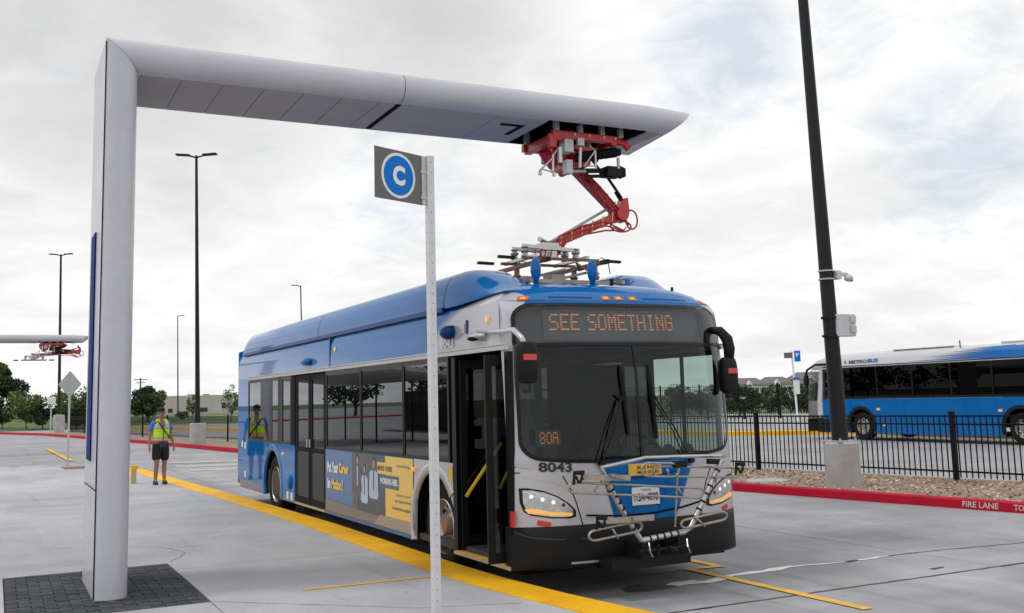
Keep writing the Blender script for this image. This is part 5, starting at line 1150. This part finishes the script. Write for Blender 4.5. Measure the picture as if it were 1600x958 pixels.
for cy in (19.8, 13.25):
    q = MB(); an = [math.pi+.3-(math.pi+.6)*k/20 for k in range(21)]; q.grid([[(23.985, cy+r*math.cos(a), .5+r*math.sin(a)) for a in an] for r in (.61, .72)]); q.build('wheel_arch', 'black_plastic', b2)
    q = MB(); q.box((24.42, cy-.7, .2), (24.9, cy+.7, 1.25)); q.build('wheel_housing', 'gap_dark', b2)
wheel(24.06, 19.8, 1, r=.49, parent=b2); wheel(24.06, 13.25, 1, r=.49, parent=b2, dual=True); wheel(26.5, 19.8, -1, r=.49, parent=b2); wheel(26.5, 13.25, -1, r=.49, parent=b2)
T2 = lambda y0, y1, z0, z1: (lambda u, v: (23.982+max(0, (z0+v*(z1-z0)-2.7))*.30, y0-u*(y0-y1), z0+v*(z1-z0)))
text('side_lettering', 'METRO', T2(20.25, 19.38, 2.77, 2.90), 'text_black', b2, .02); text('side_lettering', 'BUS', T2(19.34, 18.86, 2.78, 2.915), 'text_blue', b2, .04); text('side_lettering', 'R', T2(20.48, 20.37, 2.775, 2.89), 'text_black', b2, .01)
for i, (z, y1) in enumerate(((2.745, 17.6), (2.80, 16.6), (2.86, 16.9), (2.92, 16.2), (2.98, 15.9), (3.03, 15.4), (3.07, 15.0))):
    q = MB(); f = lambda z_: 23.984+max(0, z_-2.7)*.32+(max(0, z_-2.95)*1.2)
    q.add([(f(z-.03)-.012, 13.4, z-.034), (f(z)-.012, y1, z), (f(z+.03)-.012, 13.4, z+.034)], [(0, 1, 2)]); q.build('roof_stripe', 'blue_paint', b2)
q = MB(); q.add([(23.975, 9.4, 2.71), (23.975, 14.6, 2.71), (24.06, 14.2, 2.95), (24.22, 13.8, 3.08), (24.22, 9.4, 3.08), (24.06, 9.4, 2.95)], [(0, 1, 2, 5), (5, 2, 3, 4)]); q.build('roof_stripe', 'blue_paint', b2)
for y, z, m in ((18.7, .55, 'amber'), (13.95, 1.05, 'amber'), (18.95, 1.10, 'amber'), (21.2, .46, 'plate_white'), (21.45, 2.84, 'amber_turn')): q = MB(); q.box((23.98 if z < 2 else 24.02, y-.07, z-.04), (24.05, y+.07, z+.04)); q.build('side_marker', m, b2)
q = MB(); q.tube([(23.98, 21.4, 2.80), (23.9, 21.9, 2.80), (23.92, 22.35, 2.62), (23.95, 22.5, 2.40)], .045, 8); mr_ = q.build('mirror_arm', 'black_plastic', b2, smooth='all'); q = MB(); q.ball((23.95, 22.46, 2.22), (.13, .09, .26)); q.build('mirror_housing', 'black_plastic', mr_, smooth='all')
q = MB(); q.box((24.5, 16.0, 3.18), (26.1, 18.6, 3.215)); q.box((24.6, 10.5, 3.18), (26.0, 14.2, 3.24)); q.build('roof_unit', 'silver_paint', b2, bevel=.05)
q = MB(); q.box((24.45, 9.6, .22), (26.1, 22, .30)); q.box((24.45, 9.6, .5), (26.1, 21.5, 1.3)); q.box((24.3, 14, 1.3), (26.3, 14.05, 2.6)); q.build('underframe', 'gap_dark', b2)
q = MB(); q.tube([(24.4, 15.6, 3.1), (24.4, 15.6, 3.36)], .02); q.build('antenna', 'black_plastic', b2)
# ================= person =================
pr = empty('person', (-1.02, 15.25, .19), 'man in lime safety vest and black shorts walking on the platform beside the yellow kerb', 'person', rz=.22)
pr.scale = (.94, .94, .935)
def skin(name, joints, edges, m, parent=pr, sub=2, root=0):
    me = bpy.data.meshes.new(name); me.from_pydata([j[0] for j in joints], edges, []); o = bpy.data.objects.new(name, me); C.objects.link(o); o.parent = parent
    o.modifiers.new('skin', 'SKIN'); s = o.modifiers.new('sub', 'SUBSURF'); s.levels = sub; s.render_levels = sub
    for i, j in enumerate(joints):
        r = j[1] if isinstance(j[1], tuple) else (j[1], j[1]); me.skin_vertices[0].data[i].radius = r; me.skin_vertices[0].data[i].use_root = (i == root)
    for p_ in me.polygons: p_.use_smooth = True
    me.materials.append(MATS[m]); o.modifiers['skin'].use_smooth_shade = True
    return o
J = []; E_ = []
def jadd(p, r, par=None): J.append((p, r)); (E_.append((par, len(J)-1)) if par is not None else None); return len(J)-1
pel = jadd((0, 0, .93), (.15, .11)); wst = jadd((0, 0, 1.08), (.15, .11), pel); ch = jadd((0, .0, 1.28), (.165, .12), wst); nb = jadd((0, .01, 1.43), (.07, .065), ch); nk = jadd((0, -.0, 1.50), (.055, .06), nb); hd1 = jadd((0, -.02, 1.575), (.068, .085), nk); hd2 = jadd((0, -.01, 1.67), (.07, .085), hd1)
for s, ph in ((-1, .09), (1, -.05)):
    sh = jadd((s*.17, .01, 1.40), .06, ch); el = jadd((s*.245, .03, 1.13), .042, sh); wr = jadd((s*.275, -.06-.02*s, .89), .027, el); pm = jadd((s*.278, -.075-.02*s, .83), (.036, .018), wr)
    for k in range(4): a = jadd((s*.275+(k-1.5)*.004, -.105+k*.022-.02*s, .775), .0095, pm); c = jadd((s*.268, -.105+k*.020-.02*s, .735+(.01 if k in (0, 3) else 0)), .008, a)
    th = jadd((s*.262, -.115-.02*s, .815), .010, pm); jadd((s*.255, -.128-.02*s, .785), .009, th)
    hp = jadd((s*.09, 0, .86), (.092, .10), pel); kn = jadd((s*.105, -ph*.6, .49), .058, hp); cf = jadd((s*.105, -ph*.5+.03, .33), .056, kn); ak = jadd((s*.108, -ph*.2+.02, .10), .036, cf); jadd((s*.112, -.06-ph*.2, .05), .034, ak)
skin('body', J, E_, 'skin')
# face and hair
b = MB(); b.prism([(-.014, 1.60), (.014, 1.60), (.008, 1.645), (-.008, 1.645)], lambda a, c, d: (a, d, c), -.115, -.09); b.build('nose', 'skin', pr, local=True)
b = MB(); b.tube([(-.028, -.100, 1.572), (0, -.106, 1.574), (.028, -.100, 1.572)], .006, 6); b.build('mouth', 'reflector_red', pr, local=True)
for s in (-1, 1): b = MB(); b.ball((s*.078, .0, 1.63), (.014, .022, .032)); b.build('ear', 'skin', pr, local=True)
b = MB(); b.ball((-.033, -.092, 1.652), (.032, .018, .021)); b.ball((.033, -.092, 1.652), (.032, .018, .021)); b.bar((-.078, -.02, 1.66), (-.06, -.09, 1.66), .008, .01); b.bar((.078, -.02, 1.66), (.06, -.09, 1.66), .008, .01); b.bar((-.03, -.1, 1.66), (.03, -.1, 1.66), .008, .008); b.build('sunglasses', 'ad_navy', pr, local=True, smooth='all')
b = MB(); b.ball((0, .012, 1.700), (.088, .098, .070), 16, 10); b.ball((0, .045, 1.65), (.082, .07, .085), 14, 8); b.build('hair', 'hair_black', pr, local=True, smooth='all')
skin('shirt', [((0, 0, .95), (.165, .125)), ((0, 0, 1.10), (.165, .125)), ((0, 0, 1.28), (.178, .13)), ((0, .01, 1.44), (.085, .075)), ((-.175, .01, 1.40), .075), ((.175, .01, 1.40), .075), ((-.235, .025, 1.20), .068), ((.235, .025, 1.20), .068)], [(0, 1), (1, 2), (2, 3), (2, 4), (2, 5), (4, 6), (5, 7)], 'shirt_blue')
skin('shorts', [((0, 0, .90), (.165, .13)), ((0, 0, 1.0), (.17, .13)), ((-.09, 0, .82), (.11, .12)), ((.09, 0, .82), (.11, .12)), ((-.11, -.03, .52), (.098, .10)), ((.11, .02, .52), (.098, .10))], [(0, 1), (0, 2), (0, 3), (2, 4), (3, 5)], 'shorts_black')
def vshell(z0, z1, ex=0.0, gap=.0, a0=-1):
    rows = []
    for i in range(7):
        z = z0+(z1-z0)*i/6; rx = lerp(z, [.98, 1.1, 1.28, 1.38, 1.46], [.178, .180, .192, .175, .10])+ex; ry = lerp(z, [.98, 1.1, 1.28, 1.38, 1.46], [.140, .140, .146, .13, .09])+ex
        rows.append([(math.copysign(abs(math.sin(q))**.85, math.sin(q))*rx, -math.copysign(abs(math.cos(q))**.85, math.cos(q))*ry, z) for q in [2*math.pi*k/28 for k in range(29)]])
    return MB().grid(rows)
ve = vshell(.985, 1.38).build('safety_vest', 'vest_lime', pr, smooth='all', local=True)
for z0, z1, m, e in ((.985, 1.005, 'vest_orange', .004), (1.01, 1.06, 'vest_silver', .004), (1.06, 1.075, 'vest_orange', .005), (1.265, 1.285, 'vest_orange', .004), (1.29, 1.37, 'vest_silver', .0045)): vshell(z0, z1, e).build('vest_band', m, ve, smooth='all', local=True)
for s in (-1, 1):
    b = MB(); b.bar((s*.10, -.135, 1.36), (s*.085, -.02, 1.485), .075, .012, up=(0, -1, .6)); b.bar((s*.085, -.02, 1.485), (s*.10, .13, 1.37), .075, .012); b.build('vest_strap', 'vest_edge', ve, local=True)
b = MB(); b.add([(-.045, -.150, 1.375), (.045, -.150, 1.375), (0, -.162, 1.25)], [(0, 1, 2)]); b.build('shirt_front', 'shirt_blue', ve, local=True)
b = MB(); b.bar((0, -.156, .99), (0, -.162, 1.26), .012, .01, up=(0, -1, 0)); b.build('zip', 'gap_dark', ve, local=True)
b = MB(); b.tube([(-.11, -.12, 1.44), (-.02, -.168, 1.28), (.10, -.165, 1.13), (.175, -.09, 1.04)], .014, 6); b.tube([(-.11, -.12, 1.44), (-.09, .12, 1.40), (.12, .15, 1.1), (.175, -.09, 1.04)], .012, 6); b.build('bag_strap', 'shorts_black', pr, local=True)
b = MB(); b.box((-.07, -.175, .85), (.06, -.13, .93)); b.build('waist_pouch', 'ad_navy', pr, local=True, bevel=.01)
for s, ph in ((-1, .09), (1, -.05)):
    y = -ph*.2; b = MB(); pts = []
    for z, w_, f in ((0.0, .046, 1.0), (.03, .05, 1.0), (.06, .044, .9), (.085, .038, .55), (.105, .036, .3)): pts.append([(s*.112+math.sin(q)*w_, y+.02+(-math.cos(q)*.145*f if math.cos(q) > 0 else -math.cos(q)*.06)-.035*0, z) for q in [2*math.pi*k/16 for k in range(17)]])
    b.grid(pts); b.add(pts[0][:-1], [tuple(range(16))]); b.add(pts[-1][:-1], [tuple(range(16))]); b.build('shoe', 'shoe_black', pr, local=True, smooth=True)
# ================= trees, hedge, buildings =================
def crown(c, rx, ry, rz, n, m, name, parent, size=.16, seed=1, clumps=26, kind=True):
    rg = np.random.default_rng(seed); cc = rg.normal(size=(clumps, 3)); cc /= np.linalg.norm(cc, axis=1)[:, None]; cc *= rg.uniform(.25, .92, (clumps, 1))**.7
    cr = rg.uniform(.20, .42, clumps); idx = rg.integers(0, clumps, n); d = rg.normal(size=(n, 3)); d /= np.linalg.norm(d, axis=1)[:, None]
    p = cc[idx]+d*(cr[idx]*rg.uniform(.3, 1, n)**.5)[:, None]; p = p*np.array([rx, ry, rz])+np.array(c)
    a = rg.normal(size=(n, 3)); a /= np.linalg.norm(a, axis=1)[:, None]; b_ = np.cross(a, rg.normal(size=(n, 3))); b_ /= np.linalg.norm(b_, axis=1)[:, None]
    s = (size*rg.uniform(.5, 1.3, n))[:, None]; v = np.empty((n, 4, 3)); v[:, 0] = p-a*s; v[:, 1] = p-b_*s*.55; v[:, 2] = p+a*s; v[:, 3] = p+b_*s*.55
    off = np.array(world_loc(parent)) if parent is not None else np.zeros(3); v = (v.reshape(-1, 3)-off); me = bpy.data.meshes.new(name)
    me.from_pydata(v.tolist(), [], np.arange(4*n).reshape(-1, 4).tolist()); me.materials.append(MATS[m]); o = bpy.data.objects.new(name, me); C.objects.link(o); o.parent = parent
    return o
def tree(base, h, r, m, label, group=None, name='tree', n=2600, trunk=.45, seed=1, tr=.10, limbs=5, size=.16, m2=None, rzf=None, cat='tree'):
    root = empty(name, base, label, cat, group); rr_ = random.Random(seed); B0 = Vector(base); b = MB(); th = h*trunk
    b.tube([B0, B0+Vector((rr_.uniform(-.1, .1), 0, th*.5)), B0+Vector((0, 0, th))], [tr*1.4, tr, tr*.8], 8)
    rz = rzf or (h-th*.75)/2; cz = h-rz
    for k in range(limbs): a = 6.28*k/limbs+rr_.uniform(-.4, .4); b.tube([B0+Vector((0, 0, th*rr_.uniform(.55, .95))), B0+Vector((math.cos(a)*r*.35, math.sin(a)*r*.35, th+rz*.4)), B0+Vector((math.cos(a)*r*.7, math.sin(a)*r*.7, cz+rz*rr_.uniform(-.1, .5)))], [tr*.7, tr*.45, tr*.15], 6)
    b.build('trunk', 'bark', root, smooth='all')
    crown((base[0], base[1], base[2]+cz), r, r, rz, n, m, 'crown', root, size, seed)
    if m2: crown((base[0]-.1*r, base[1]-.2*r, base[2]+cz+.1*rz), r*.96, r*.96, rz*.96, n//3, m2, 'crown_tips', root, size, seed+50)
    return root
# low grassy rise beyond the yard
rows = []
for j in range(13):
    y = 96+j*9; rows.append([(x, y, -.08+(1.15*min(1, max(0, (y-98)/26)))*min(1, max(0, (34-x)/22))*(.9+.12*math.sin(x*.13+j))) for x in range(-16, 40, 4)])
struct(MB().grid(rows), 'grassy_bank', 'grass', smooth='all')
tree((-5.7, 127.5, .9), 6.6, 3.9, 'leaf_dark', 'big dark rounded tree at the left edge of the yard', seed=3, n=16000, tr=.3, size=.24, m2='leaf_mid', trunk=.25)
tree((-9.5, 120, .8), 6.2, 3.6, 'leaf_dark', 'dark tree just beyond the left edge', seed=4, n=2500, tr=.25, size=.24, trunk=.25)
G3 = 'young green trees on the grass bank'
for i, (x, y, h, r, m, lb) in enumerate(((-3.6, 104, 2.8, 1.1, 'leaf_dark', 'small dark shrub leftmost on the grass bank'), (-1.5, 100, 3.4, 1.3, 'leaf_mid', 'mid green young tree left of the lamp post, before the dark tree'), (-.2, 99, 1.9, .7, 'leaf_dark', 'dark low shrub left of the lamp post pedestal'), (2.0, 99, 3.1, 1.1, 'leaf_light', 'light green young tree immediately left of the diamond sign'), (2.6, 96, 2.1, .8, 'leaf_dark', 'dark bush behind the lamp post under the diamond sign'), (4.3, 98, 3.6, 1.3, 'leaf_mid', 'young tree right of the diamond sign by the gantry pillar'), (5.6, 97, 3.4, 1.1, 'leaf_light', 'pale young tree partly hidden by the gantry pillar'))):
    tree((x, y, -.05 if y < 98 else .1), h*1.1, r*1.45, m, lb, G3, seed=20+i, n=2600, trunk=.2, size=.15, tr=.05, m2='leaf_light' if m != 'leaf_dark' else None)
tree((10.5, 108.5, -.05), 3.9, 2.15, 'leaf_dark', 'round dark live oak with forked trunk above the walking man', seed=9, n=8000, tr=.14, trunk=.32, size=.16, m2='leaf_mid', limbs=9, rzf=1.5)
for i, (x, y, h, r, lb) in enumerate(((16.5, 117, 3.6, .8, 'thin sapling between the two lamp posts before the warehouse'), (18.5, 104.5, 3.9, 1.1, 'loose sapling just left of the bus tail'), (14.6, 112, 1.5, .7, 'low shrub to the right of the round oak'))): tree((x, y, -.05), h, r, 'leaf_mid', lb, 'saplings by the warehouse', seed=40+i, n=700, trunk=.3, size=.12, tr=.04)
# hedge and scrub behind the tall fence
HB = ['rough green bush behind the tall fence, hidden furthest left by the parked bus', 'dark bush behind the tall fence beside the parked bus mirror', 'bright green bush second from the parked bus mirror', 'rough green bush under the small white houses', 'dark bush under the small white houses, middle of the scrub', 'bright green bush just left of the bay sign pole', 'rough green bush directly behind the bay sign pole', 'dark tall bush just right of the bay sign pole', 'bright tall bush between bay sign and second bus nose',
 'rough tall bush half hidden by the second bus windscreen', 'dark tall bush seen over the second bus nose', 'bright tall bush mostly behind the second bus', 'rough tall bush behind the second bus, last of the scrub']
hu = Vector((.9, -.43, 0)).normalized(); Rh = random.Random(8)
for i in range(13):
    s = i*1.35-6; p = Vector((52.0, 60.0, -.05))+hu*s+Vector((.4, .9, 0))*Rh.uniform(-1, 2.5); h = Rh.uniform(1.9, 2.7)*(1 if i < 7 else 1.12)
    tree((p.x, p.y, -.05), h, Rh.uniform(1.3, 1.8), ('leaf_hedge', 'leaf_dark', 'leaf_mid')[i % 3], HB[i], 'scrub behind the tall fence', name='bush', seed=60+i, n=1300, trunk=.1, size=.13, tr=.04, limbs=3, cat='bush')
# unseen trees added on the left only to be mirrored in the bus windows
for i in range(9): tree((-40-11*i, 128-5*(i % 3)+i*3, -.08), 5.5+i % 3, 4.6, 'leaf_dark', 'unseen tree added to be mirrored in the bus side glass, '+('nearest the camera', 'second from the camera', 'third from the camera', 'fourth from the camera', 'in the middle of the row', 'just past the middle of the row', 'third from the far end', 'second from the far end', 'at the far end of the row')[i], 'unseen trees added for window reflections', seed=90+i, n=900, trunk=.35, size=.34, tr=.2)
# invented shelter left of the picture, added to be mirrored in the side glass
shl = empty('reflection_shelter', (-11.5, 34, .0), 'long flat roofed shelter added out of view to be mirrored in the bus side glass', 'shelter')
q = MB(); q.prism([(-14.5, 2.9), (-11.5, 2.65), (-8.5, 3.0), (-8.5, 3.14), (-11.5, 2.8), (-14.5, 3.05)], lambda a, c, d: (a, d, c), 27, 43); q.build('roof', 'wall_white', shl)
for y in (28, 32.7, 37.3, 42): q = MB(); q.tube([(-11.5, y, -.02), (-11.5, y, 2.7)], .045); q.build('post', 'pole_dark', shl)
q = MB(); q.box((-13.9, 30, .3), (-13.85, 40, 2.3)); q.build('back_panel', 'interior_grey', shl)
q = MB(); q.box((-12.9, 31, .42), (-12.4, 39, .48)); q.build('bench', 'wall_beige', shl)
# warehouse
wu = Vector((.905, -.425, 0)); wn = Vector((.425, .905, 0)); W0 = Vector((24.5, 271, 0))
wh = empty('warehouse', tuple(W0), 'long low beige warehouse on the skyline left of the bus', 'warehouse')
def wbox(nm, s0, s1, d0, d1, z0, z1, m, par=wh):
    q = MB(); P = [W0+wu*s+wn*d for s, d in ((s0, d0), (s1, d0), (s1, d1), (s0, d1))]; q.slab([(p.x, p.y) for p in P], z0, z1); return q.build(nm, m, par)
wbox('wall', 0, 11, 0, 30, -.1, 4.1, 'wall_beige'); wbox('wall', 11.02, 34, -2, 30, -.1, 4.5, 'wall_beige'); wbox('wall', 34.02, 60, 1, 30, -.1, 3.9, 'wall_beige')
for s0, s1, z0, z1 in ((2, 4.5, 0, 1.2), (5.5, 7, .2, 1.1), (12.5, 13.6, .4, 1.4), (20, 22.4, .4, 1.5), (26, 27, 1.2, 2.6), (38, 44, .3, 1.4)): wbox('dock_door', s0, s1, -2.1 if 11 < s0 < 34 else (-.1 if s0 < 11 else .9), -1.95 if 11 < s0 < 34 else (.05 if s0 < 11 else 1.05), z0, z1, 'pane_dark')
for s0 in (3, 8, 15, 19, 26, 31, 40): wbox('roof_vent', s0, s0+1.2, 6, 8, 4.0, 4.95, 'roof_grey')
wbox('parapet', 0, 34, -2.05, -1.8, 4.42, 4.6, 'wall_white')
# houses on the right skyline
def house(x, y, w_, d_, h, rh, label, roof='roof_grey', wall='wall_white', a=-.44):
    root = empty('house', (x, y, -.1), label, 'house', 'houses on the right skyline'); ca, sa = math.cos(a), math.sin(a)
    P = lambda u, v, z: (x+u*ca-v*sa, y+u*sa+v*ca, z); q = MB()
    q.prism([(0, -.1), (w_, -.1), (w_, h), (0, h)], lambda u, z, v: P(u, v, z), 0, d_); wl = q.build('wall', wall, root)
    q = MB(); q.add([P(-.4, -.5, h), P(w_+.4, -.5, h), P(w_+.4, d_+.5, h), P(-.4, d_+.5, h), P(w_*.18, d_/2, h+rh), P(w_*.82, d_/2, h+rh)], [(0, 1, 5, 4), (1, 2, 5), (2, 3, 4, 5), (3, 0, 4), (0, 3, 2, 1)]); q.build('roof', roof, root)
    q = MB(); q.add([P(w_*.25, -1.2, -.1), P(w_*.55, -1.2, -.1), P(w_*.55, -1.2, h*.8), P(w_*.40, -1.2, h+rh*.55), P(w_*.25, -1.2, h*.8), P(w_*.25, .1, -.1), P(w_*.55, .1, -.1), P(w_*.55, .1, h*.8), P(w_*.40, .1, h+rh*.55), P(w_*.25, .1, h*.8)], [(0, 1, 2, 3, 4), (5, 9, 8, 7, 6), (1, 6, 7, 2), (2, 7, 8, 3), (3, 8, 9, 4), (4, 9, 5, 0)]); q.build('gable', wall, root)
    for u in (.08, .31, .65, .85): q = MB(); yv = -1.25 if .25 < u < .55 else -.05; q.prism([(w_*u, h*.35), (w_*u+w_*.09, h*.35), (w_*u+w_*.09, h*.75), (w_*u, h*.75)], lambda uu, z, v: P(uu, v, z), yv, yv+.1); q.build('window', 'pane_dark', root)
for i, (x, y, w_, h, rh, lb, rf, wl_) in enumerate(((143, 183, 6, 2.6, 1.2, 'small pale house leftmost on the right skyline beside the bus mirror', 'roof_grey', 'wall_white'), (148.5, 180, 6.5, 3.6, 1.5, 'white gabled house second from left on the right skyline', 'roof_grey', 'wall_white'), (154.5, 177.5, 6.5, 3.7, 1.5, 'grey roofed white house left of the bay sign on the skyline', 'roof_grey', 'wall_white'), (160.5, 174, 9, 4.4, 1.7, 'larger beige house right of the bay sign on the skyline', 'roof_grey', 'wall_beige'))): house(x, y, w_, 8, h, rh, lb, rf, wl_)
up = empty('utility_pole', (21.1, 204.3, 0), 'far utility pole with crossarm rising above the round oak', 'utility pole')
q = MB(); q.tube([(21.1, 204.3, -.1), (21.1, 204.3, 7.6)], .14, 6); q.build('pole', 'bark', up); q = MB(); q.bar((19.9, 204.8, 7.3), (22.3, 203.8, 7.3), .15, .15); q.bar((20.3, 204.6, 6.7), (21.9, 204, 6.7), .12, .12); q.build('crossarm', 'bark', up)
ws = empty('small_notice', (-.35, 80, -.05), 'tiny white notice board on the grass beyond the red kerb', 'sign')
q = MB(); q.box((-.6, 80, 2.3), (.0, 80.05, 2.85)); q.build('board', 'plate_white', ws); q = MB(); q.tube([(-.3, 80.08, -.05), (-.3, 80.08, 2.6)], .05); q.build('pole', 'galvanised', ws)
